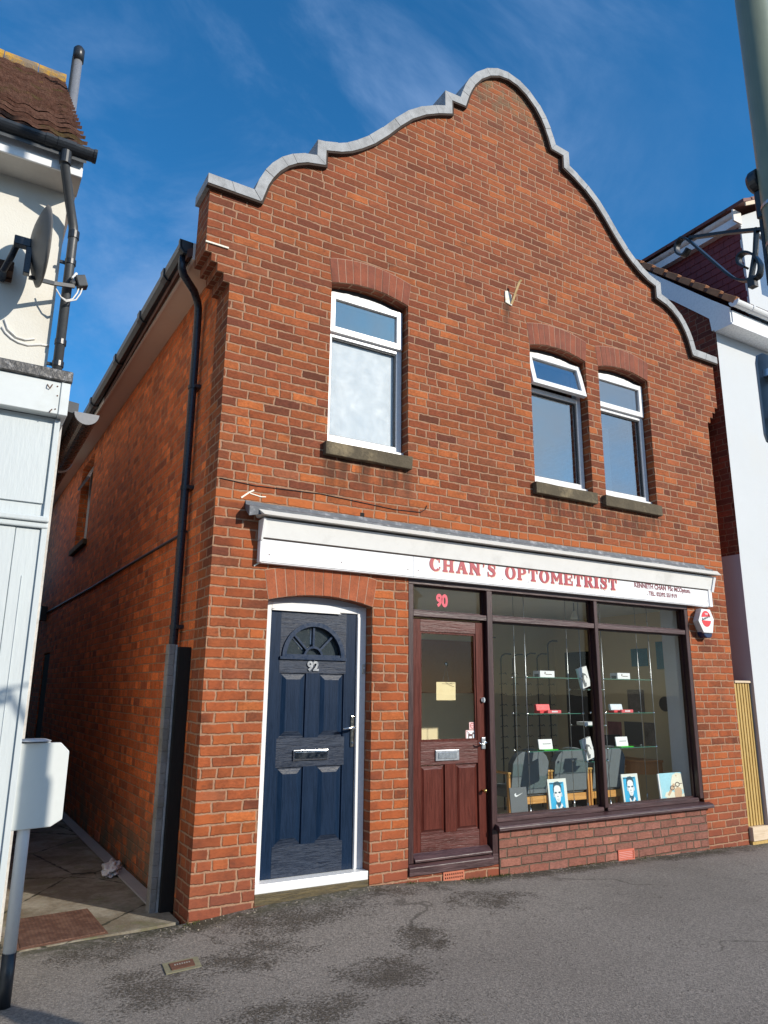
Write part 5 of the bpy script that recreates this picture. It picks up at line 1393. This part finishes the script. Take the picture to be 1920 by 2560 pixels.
for y in (1.7, 2.9, 4.6, 6.6): mb.prism([(gx_ + .096 * math.cos(PI + PI * i / 12), gz2 + .096 * math.sin(PI + PI * i / 12)) for i in range(13)], y, y + .05, 'y')
build_each(mb, 'gutter_joint', mat('pale_joint', (.42, .42, .44), .4), rg)
mb = MB(); mb.tube([(-1.00, 2.0, .0), (-1.00, 2.0, 1.36), (-1.03, 2.0, 1.42)], .03, 12); mb.build('waste_pipe', mat('grey_waste', (.25, .28, .32), .5), LB, smooth=True)
# cables on the upper wall
mb = MB(); mb.tube([(-1.56, .195, 4.00), (-1.53, .195, 3.96), (-1.49, .195, 3.93), (-1.44, .195, 3.91), (-1.38, .195, 3.905), (-1.30, .195, 3.93), (-1.245, .195, 3.935)], .008, 8)
mb.tube([(-1.55, .190, 4.06), (-1.52, .190, 3.99), (-1.46, .190, 3.945), (-1.40, .190, 3.94), (-1.34, .190, 3.965)], .006, 8); mb.build('wall_cable', m_cable, LB, smooth=True)

# satellite dish
SD = thing('satellite_dish', (-1.50, .1, 4.4), 'grey rusty satellite dish with receiver arm on the white wall', 'satellite dish')
cD = Vector((-1.405, -.13, 4.515)); axis = Vector((.985, .10, .06)).normalized()
up_ = Vector((0, 0, 1)); e1 = axis.cross(up_).normalized(); e2 = e1.cross(axis)
Md = Matrix((( e1.x, e2.x, axis.x, cD.x), (e1.y, e2.y, axis.y, cD.y), (e1.z, e2.z, axis.z, cD.z), (0, 0, 0, 1)))
def dishmesh(off, rim):
    mb = MB(); mb.M = Md; rings = []
    for r_ in range(0, 11):
        rr = r_ / 10
        rings.append([mb.V((.27 * rr * math.cos(2 * PI * k / 40), .29 * rr * math.sin(2 * PI * k / 40), .075 * rr * rr - .06 + off)) for k in range(40)] if r_ else [mb.V((0, 0, -.06 + off))])
    for k in range(40): mb.f([rings[0][0], rings[1][k], rings[1][(k + 1) % 40]])
    for r_ in range(1, 10):
        for k in range(40): mb.f([rings[r_][k], rings[r_ + 1][k], rings[r_ + 1][(k + 1) % 40], rings[r_][(k + 1) % 40]])
    return mb, rings
mb, rg_ = dishmesh(0, 1); ds = mb.build('reflector', m_dish, SD, smooth=True)
so = ds.modifiers.new('s', 'SOLIDIFY'); so.thickness = .012
# arm carries the receiver out past the wall's corner
mb = MB(); mb.strip([(-1.44, -.10, 4.275), (-1.28, .0, 4.33), (-1.135, .06, 4.38)], .028, .02, (0, 0, 1)); am = mb.build('feed_arm', m_greyp, SD)
mb = MB(); mb.M = Matrix.Translation((-1.095, .06, 4.425)) @ Matrix.Rotation(R(-20), 4, 'Y'); mb.box(-.035, .035, -.04, .04, -.045, .045); mb.tube([(-.035, 0, .0), (-.075, 0, -.005)], .022, 12); mb.build('receiver', m_greyp, SD, bevel=.008, seg=2)
mb = MB(); mb.M = Matrix.Translation((-1.145, .055, 4.46)) @ Matrix.Rotation(R(25), 4, 'Y'); mb.box(-.010, .010, -.012, .012, -.03, .03); mb.build('clip', m_white, SD, bevel=.004)
mb = MB()
for o_ in (0, .022): mb.tube([(-1.105 + o_, .055, 4.385), (-1.115 + o_, .05, 4.33), (-1.14 + o_, .045, 4.27), (-1.18, .04, 4.245 - o_ * .5), (-1.22, .04, 4.26), (-1.255, .04, 4.31), (-1.28, .045, 4.365)], .0055, 8)
mb.build('coax_cable', m_cable, SD, smooth=True)
mb = MB(); mb.tube([(-1.60, .195, 4.36), (-1.60, .05, 4.36), (-1.565, -.02, 4.44), (-1.545, -.06, 4.505)], .022, 12); mb.box(-1.565, -1.46, -.16, -.10, 4.47, 4.535); mb.box(-1.485, -1.445, -.165, -.11, 4.27, 4.469); mb.build('mount', m_pipeb, SD, bevel=.004)
mb = MB(); mb.box(-1.66, -1.54, .16, .199, 4.35, 4.50); mb.box(-1.60, -1.54, .06, .18, 4.37, 4.45); mb.build('wall_plate', m_rustb, SD, bevel=.006)

# white board on a pole in front of the white shop
WB = thing('roadside_board', (-1.145, -.83, 0), 'white board with cut corners on a black-footed pole at the left', 'sign board')
bx0, bx1, bz0, bz1, ch_ = -1.40, -.972, .808, 1.238, .045
octp = [(bx0, bz0 + ch_), (bx0, bz1 - ch_), (bx0 + ch_, bz1), (bx1 - ch_, bz1), (bx1, bz1 - ch_), (bx1, bz0 + ch_), (bx1 - ch_ * 1.2, bz0 + .012), (bx0 + ch_, bz0)]
mb = MB(); mb.prism(octp, -.875, -.845, 'y'); mb.build('board', m_boardw, WB, bevel=.003)
mb = MB(); mb.box(-1.30, -1.065, -.844, -.80, 1.222, 1.245); mb.tube([(-1.145, -.82, 1.246), (-1.145, -.82, 1.256)], [.09, .06], 20); mb.build('top_cap', m_polew, WB, bevel=.004)
mb = MB(); mb.tube([(-1.145, -.83, .24), (-1.145, -.83, 1.24)], .031, 20); pl = mb.build('pole', m_polew, WB, smooth=True)
mb = MB(); mb.tube([(-1.145, -.83, .0), (-1.145, -.83, .24)], .033, 20); mb.build('black_foot', m_blackp, pl, smooth=True)

# ------------------------------------------------------------------ right neighbour
RBd = thing('white_house', (8.2, 0, 0), 'white rendered house with red tile-hung dormer at the right edge', 'house')
XS = 6.346
mb = MB(); mb.box(XS, 10.5, -.035, .25, -.2, 6.03); mb.build('front_wall', m_render, RBd)
mb = MB(); mb.prism([(-.0345, 3.132), (-.0345, 6.35), (.0, 6.40), (3.5, 9.6), (7, 6.4), (11, 6.35), (11, 3.132)], XS - .0015, XS + .20, 'x'); mb.build('side_wall', NB, RBd)
mb = MB(); mb.box(XS - .0045, XS + .20, -.0348, 11, -.2, 3.1315); mb.build('painted_side_wall', mat('side_paint_shaded', (.40, .36, .40), .7, var=.04, vs=2), RBd)  # white paint toned purple-grey, its shade put into the colour
mb = MB()
barge = [(-.27, 6.030), (-.27, 6.24), (-.02, 6.47), (.82, 7.285), (3.52, 9.72), (3.52, 9.28), (.52, 6.71), (.02, 6.215), (.0, 6.03)]
mb.prism(barge, XS - .03, XS - .002, 'x'); mb.build('bargeboard', m_upvc, RBd)
mb = MB(); mb.box(XS - .0299, 10.5, -.285, -.0355, 6.005, 6.0295); mb.build('soffit', m_upvc, RBd)
mb = MB(); mb.box(XS - .0015, 10.5, -.284, -.27, 6.03, 6.20); mb.build('eaves_fascia', m_upvc, RBd)
mb = MB(); gy, g2 = -.345, 6.285
pr = [(gy + .06 * math.cos(PI + PI * i / 10), g2 + .066 * math.sin(PI + PI * i / 10)) for i in range(11)] + [(gy + .053 * math.cos(-PI * i / 10), g2 + .058 * math.sin(-PI * i / 10)) for i in range(11)]
mb.prism(pr, XS - .03, 10.5, 'x'); rgg = mb.build('gutter', m_upvc, RBd)
mb = MB()
for x0, x1 in ((XS - .045, XS - .028), (6.62, 6.65)): mb.prism([(gy + .068 * math.cos(PI + PI * i / 10), g2 + .004 + .074 * math.sin(PI + PI * i / 10)) for i in range(11)], x0, x1, 'x')
build_each(mb, 'gutter_joint', m_upvc, rgg)
# main roof: tiles stepping along the verge
mb = MB(); mb2 = MB()
sv = Vector((0, 1.243, 1.143)).normalized(); e0 = Vector((0, -.35, 6.285)); nv = Vector((0, -sv.z, sv.y))
for i in range(17):
    a = e0 + sv * (i * .265); b = e0 + sv * ((i + 1) * .265 + .02)
    jx = random.uniform(-.012, .008)
    for tgt, t0_, t1_, xx0 in ((mb, .02, -.03, XS - .045 + jx),):
        p = []
        for x in (xx0, 10.5):
            for q in ((a, .045), (b, .02)):
                base = q[0] + nv * q[1]
                p += [Vector((x, 0, 0)) + base - nv * .045, Vector((x, 0, 0)) + base]
        tgt.hexa(p)
    mb2.hexa([Vector((x, 0, 0)) + a + sv * s_ + nv * h_ for x in (xx0 - .008, xx0 + .055 + random.uniform(0, .02)) for s_ in (-.004, .20) for h_ in (-.03, .056 - s_ * .06)])
rr_ = mb.build('roof', m_browntile, RBd)
mb2.build('verge_tile', m_sunny, rr_, bevel=.004)
# dormer
XD = 7.2
mb = MB(); n_r = 14
for i in range(n_r):
    z0 = 6.35 + i * .11
    for k in range(16):
        y0 = .02 + k * .16 + (.08 if i % 2 else 0) - .08
        mb.hexa([(XD - .012, max(y0, .0), z0), (XD - .002, max(y0, 0), z0 + .125), (XD - .012, y0 + .155, z0), (XD - .002, y0 + .155, z0 + .125), (XD + .01, max(y0, 0), z0), (XD + .01, max(y0, 0), z0 + .125), (XD + .01, y0 + .155, z0), (XD + .01, y0 + .155, z0 + .125)])
dc = mb.build('dormer_cheek', m_redtile, RBd)
mb = MB(); mb.prism([(7.195, 6.35), (7.195, 8.02), (8.36, 8.70), (9.52, 8.02), (9.52, 6.35)], -.02, .015, 'y', [[(7.5, 6.9), (7.5, 7.9), (9.1, 7.9), (9.1, 6.9)]]); mb.build('dormer_front', m_render, RBd)
mb = MB(); mb.box(7.5, 9.1, .02, .03, 6.9, 7.9); mb.build('dormer_pane', m_glassup, RBd)
mb = MB(); mb.box(7.10, 7.21, -.03, 3.4, 7.865, 7.98); mb.build('dormer_fascia', m_upvc, RBd)
mb = MB(); mb.prism([(7.115 + .055 * math.cos(PI + PI * i / 10), 8.055 + .075 * math.sin(PI + PI * i / 10)) for i in range(11)], -.05, 3.4, 'y'); mb.box(7.0, 7.18, -.052, -.03, 7.87, 8.05); mb.build('dormer_gutter', mat('stained_upvc', (.72, .66, .60), .4, dirt=(.35, .18, .10), dirtamt=.8, ds=4), RBd)
mb = MB()
for i in range(7):
    a = .19 * i; q = .52
    mb.hexa([(7.03 + a, -.20, 8.085 + a * q), (7.03 + a, -.20, 8.135 + a * q), (7.03 + a, 3.6, 8.085 + a * q), (7.03 + a, 3.6, 8.135 + a * q),
             (7.03 + a + .22, -.20, 8.08 + (a + .21) * q), (7.03 + a + .22, -.20, 8.125 + (a + .21) * q), (7.03 + a + .22, 3.6, 8.08 + (a + .21) * q), (7.03 + a + .22, 3.6, 8.125 + (a + .21) * q)])
mb.prism([(8.36, 8.87), (9.70, 8.16), (9.70, 8.08), (8.36, 8.79)], -.2, 3.6, 'y')
dr = mb.build('dormer_roof', mat('dormer_tile', (.15, .042, .030), .65, var=.4, vs=10, bump=.004), RBd)
mb = MB()
for i in range(15):
    if i % 2: mb.box(7.018, 7.034, -.18 + i * .25, -.02 + i * .25, 8.078, 8.122)
build_each(mb, 'tile_nib', m_browntile, dr)
mb = MB(); mb.hexa([(7.05, -.215, 8.02), (7.05, -.215, 8.075), (7.05, -.202, 8.02), (7.05, -.202, 8.075), (8.3, -.215, 8.66), (8.3, -.215, 8.74), (8.3, -.202, 8.66), (8.3, -.202, 8.74)]); mb.build('verge_board', m_palewood, dr)

# timber gate between the buildings
TG = thing('timber_gate', (6.2, .03, -.03), 'new vertical-slatted timber gate between the brick shop and white house', 'gate')
mb = MB(); mb.box(6.045, 6.34, .035, .05, .14, 1.64); mb.build('gap_shade', mat('gate_gap_shade', (.10, .065, .02), .8), TG)  # dark sheet stands in for shade between the slats
for i in range(6):
    x = 6.050 + i * .0495
    mb = MB(); mb.box(x, x + .034, .008, .034, .142, 1.642); mb.build('slat', m_yellowwood, TG, bevel=.003)
mb = MB(); mb.box(6.043, 6.343, -.01, .06, 1.643, 1.668); mb.build('cap', m_palewood, TG, bevel=.003)
mb = MB(); mb.box(6.043, 6.40, -.045, -.0355, .0, .139); mb.box(6.043, 6.343, -.035, .034, .0, .139); mb.build('bottom_board', m_palewood, TG, bevel=.003)
mb = MB(); mb.box(6.043, 6.37, -.030, .02, -.06, -.001); mb.build('ground_batten', m_yellowwood, TG)

# ------------------------------------------------------------------ lamp post
LX, LY = .80, -3.98
LPt = thing('lamp_post', (LX, LY, 0), 'grey-green steel lamp post with iron brackets at the right edge', 'lamp post')
mb = MB(); mb.tube([(LX, LY, .0), (LX, LY, 1.6), (LX, LY, 1.62), (LX, LY, 8.0)], [.075, .075, .057, .056], 32); mb.build('column', m_postg, LPt, smooth=False)
bpy.data.objects['column'].data.polygons.foreach_set('use_smooth', [True] * len(bpy.data.objects['column'].data.polygons))
mb = MB(); mb.tube([(LX, LY, 8.0), (LX, LY - .2, 8.3), (LX, LY - .9, 8.5)], .03, 12); mb.ball((LX, LY - 1.1, 8.5), .16, 14, 8, .9, 1.8, .5); mb.build('lantern', m_postg, LPt, smooth=True)
mb = MB()
for z in (3.255, 3.10, 3.02, 2.70, 2.50): mb.tube([(LX, LY, z - .006), (LX, LY, z + .006)], .0595, 32)
build_each(mb, 'band', m_satin, LPt)
br = MB()
br.strip([(LX, LY + .055, 3.19), (LX, LY + .20, 3.26), (LX, LY + .37, 3.335)], .020, .012, (1, 0, 0))
def cpath(pts, n=6):
    out = []
    P_ = [Vector(p) for p in pts]
    for i in range(len(P_) - 1):
        p0 = P_[max(i - 1, 0)]; p1 = P_[i]; p2 = P_[i + 1]; p3 = P_[min(i + 2, len(P_) - 1)]
        for k in range(n):
            t = k / n
            out.append(.5 * ((2 * p1) + (-p0 + p2) * t + (2 * p0 - 5 * p1 + 4 * p2 - p3) * t * t + (-p0 + 3 * p1 - 3 * p2 + p3) * t ** 3))
    return out + [P_[-1]]
br.strip(cpath([(LX, y, z) for y, z in ((-3.600, 3.292), (-3.585, 3.278), (-3.567, 3.277), (-3.548, 3.300), (-3.545, 3.330), (-3.560, 3.350), (-3.583, 3.350), (-3.614, 3.312), (-3.70, 3.179), (-3.767, 3.078), (-3.808, 3.037), (-3.850, 3.021), (-3.876, 3.025), (-3.885, 3.065), (-3.865, 3.115), (-3.832, 3.143), (-3.808, 3.138), (-3.806, 3.11), (-3.83, 3.08))]), .030, .008, (1, 0, 0))
br.strip([(LX, -3.888, 3.215), (LX, -3.872, 3.12), (LX, -3.838, 3.01)], .022, .010, (1, 0, 0))
br.strip([(LX, -3.915, 3.23), (LX, -3.915, 2.96)], .03, .012, (1, 0, 0))
br.box(LX - .014, LX + .014, -3.86, -3.835, 2.99, 3.03)
bk = br.build('scroll_bracket', m_ironb, LPt)
# a second scroll bracket on the street side
c2 = bk.copy(); c2.data = bk.data.copy(); COL.objects.link(c2); c2.parent = LPt
c2.data.transform(Matrix.Rotation(PI, 4, 'Z')); ORG[c2.name] = ORG[LPt.name]
mb = MB(); mb.tube([(LX, -3.93, 3.40), (LX, -3.90, 3.40), (LX, -3.885, 3.40)], [.045, .045, .035], 20); build_each(mb, 'camera_unit', m_blackp, LPt, bevel=.004)
mb = MB(); mb.box(LX - .015, LX + .015, -3.945, -3.90, 3.24, 3.354); mb.build('camera_stem', m_blackp, LPt, bevel=.004)
mb = MB()
pp = [(LX - .10 + .0, 2.42), (LX - .10, 2.70), (LX - .085, 2.735), (LX - .05, 2.75), (LX + .25, 2.75), (LX + .25, 2.42)]
pp = [(.705, 2.385), (.705, 2.65), (.715, 2.68), (.745, 2.695), (.785, 2.695), (.815, 2.68), (.825, 2.65), (.825, 2.385), (.815, 2.36), (.785, 2.35), (.745, 2.35), (.715, 2.36)]
mb.prism(pp, -3.885, -3.875, 'y'); mb.build('sign_plate', mat('sign_back_grey', (.20, .23, .26), .4, metal=.5, var=.08), LPt, bevel=.002)
mb = MB(); mb.box(.73, .81, -3.925, -3.8855, 2.60, 2.625); mb.box(.73, .81, -3.925, -3.8855, 2.45, 2.475); build_each(mb, 'sign_rail', m_satin, LPt)

# ------------------------------------------------------------------ houses across the street (seen only in the glass)
def opp_house(x, w, m, label, h=5.2):
    t = thing('terraced_house', (x + w / 2, -19, 0), label, 'house')
    mb = MB(); mb.box(x, x + w, -25, -19, -.12, h); mb.build('wall', m, t)
    mb = MB(); mb.prism([(-18.7, h - .05), (-22, h + 2.3), (-25.3, h - .05), (-25.3, h - .15), (-22, h + 2.15), (-18.7, h - .15)], x, x + w, 'x'); mb.build('roof', m_browntile, t)
    for i, (a, z) in enumerate(((.2, 3.2), (.6, 3.2), (.6, .8))):
        mb = MB(); frame(mb, x + w * a, x + w * a + 1.3, z, z + 1.3, .07, -18.99, -18.93); f_ = mb.build('window', m_upvc, t)
        mb = MB(); mb.box(x + w * a + .07, x + w * a + 1.23, -18.98, -18.97, z + .07, z + 1.23); mb.build('pane', m_dark, f_)
    mb = MB(); mb.box(x + w * .2, x + w * .2 + .9, -18.995, -18.95, -.1, 2.0); mb.build('door', m_navy, t)
opp_house(-12, 6, HB, 'brown brick house across the street, opposite the left neighbour')
opp_house(-5.9, 6, m_cream, 'cream rendered house across the street, opposite the shop')
opp_house(.2, 7, HB, 'brown brick house across the street, opposite the white house')
opp_house(7.3, 7, m_render, 'white rendered house across the street, furthest right')

# ------------------------------------------------------------------ camera
f, yaw, pitch, roll = 1832.05, 0.530617567, 0.239148587, -0.00930525159
cy_, sy_ = math.cos(yaw), math.sin(yaw); cp_, sp_ = math.cos(pitch), math.sin(pitch)
F = Vector((sy_ * cp_, cy_ * cp_, sp_)); r0 = Vector((cy_, -sy_, 0)); d0 = -(r0.cross(F))
rr = r0 * math.cos(roll) + d0 * math.sin(roll); dd = r0 * -math.sin(roll) + d0 * math.cos(roll)
cam = bpy.data.cameras.new('camera'); co = bpy.data.objects.new('camera', cam); COL.objects.link(co)
u_ = -dd; b_ = -F
co.matrix_world = Matrix(((rr.x, u_.x, b_.x, -1.61224887), (rr.y, u_.y, b_.y, -5.26491115), (rr.z, u_.z, b_.z, 1.5216884), (0, 0, 0, 1)))
cam.sensor_fit = 'HORIZONTAL'; cam.sensor_width = 36; cam.lens = 36 * f / 1920
cam.clip_start = .05; cam.clip_end = 1500
SC.camera = co

# ------------------------------------------------------------------ light
EL = R(24.5); AZ = math.atan2(.528, -.849)           # clockwise from +Y
sdir = Vector((math.sin(AZ) * math.cos(EL), math.cos(AZ) * math.cos(EL), math.sin(EL)))
su = bpy.data.lights.new('sun', 'SUN'); su.energy = 4.6; su.angle = R(.5); su.color = (1.0, .92, .80)
so_ = bpy.data.objects.new('sun', su); COL.objects.link(so_)
so_.rotation_euler = sdir.to_track_quat('Z', 'Y').to_euler()
W = bpy.data.worlds.new('World'); SC.world = W
n = NT(W); 
sky = n.n('ShaderNodeTexSky', sky_type='NISHITA'); sky.sun_disc = False; sky.sun_elevation = EL; sky.sun_rotation = AZ
sky.air_density = 1.0; sky.dust_density = .3; sky.ozone_density = 3.0; sky.altitude = 0
tc = n.n('ShaderNodeTexCoord')
mp = n.n('ShaderNodeMapping'); n.l(tc.outputs['Generated'], mp.inputs[0]); mp.inputs['Rotation'].default_value = (.3, .5, .4); mp.inputs['Scale'].default_value = (1.0, 2.2, 1.4)
c1 = n.noise(mp.outputs[0], 2.4, 7, .62, .5); c2_ = n.noise(tc.outputs['Generated'], 1.1, 3, .5)
cl = n.m('MULTIPLY', n.ss(c1, .42, .78), n.ss(c2_, .36, .60))
sz_ = n.n('ShaderNodeSeparateXYZ'); n.l(tc.outputs['Generated'], sz_.inputs[0])
tn = n.mix(n.ss(sz_.outputs[2], .0, .45), (.72, .90, 1.15), (.33, 1.20, 1.66))
skt = n.mix(1.0, sky.outputs[0], tn, 'MULTIPLY')
# brighter broken cloud in the half of the sky behind the street
sxyz = n.n('ShaderNodeSeparateXYZ'); n.l(tc.outputs['Generated'], sxyz.inputs[0])
beh = n.ss(n.m('MULTIPLY', sxyz.outputs[1], -1.0), .05, .5)
cl2 = n.m('MULTIPLY', n.ss(n.noise(tc.outputs['Generated'], 2.0, 6, .6), .38, .66), beh)
sk1 = n.mix(n.m('MULTIPLY', cl, .55), skt, (2.9, 4.4, 7.2))
skc = n.mix(n.m('MULTIPLY', cl2, .75), sk1, (6.5, 6.9, 7.4))
bg = n.n('ShaderNodeBackground'); n.l(skc, bg.inputs[0]); bg.inputs[1].default_value = .115
wo = n.n('ShaderNodeOutputWorld'); n.l(bg.outputs[0], wo.inputs[0])
vs = SC.view_settings; vs.view_transform = 'Standard'; vs.look = 'None'; vs.exposure = 0.0; vs.gamma = 1.0
SC.cycles.max_bounces = 8; SC.cycles.transparent_max_bounces = 16
try: SC.cycles.use_denoising = True
except Exception: pass
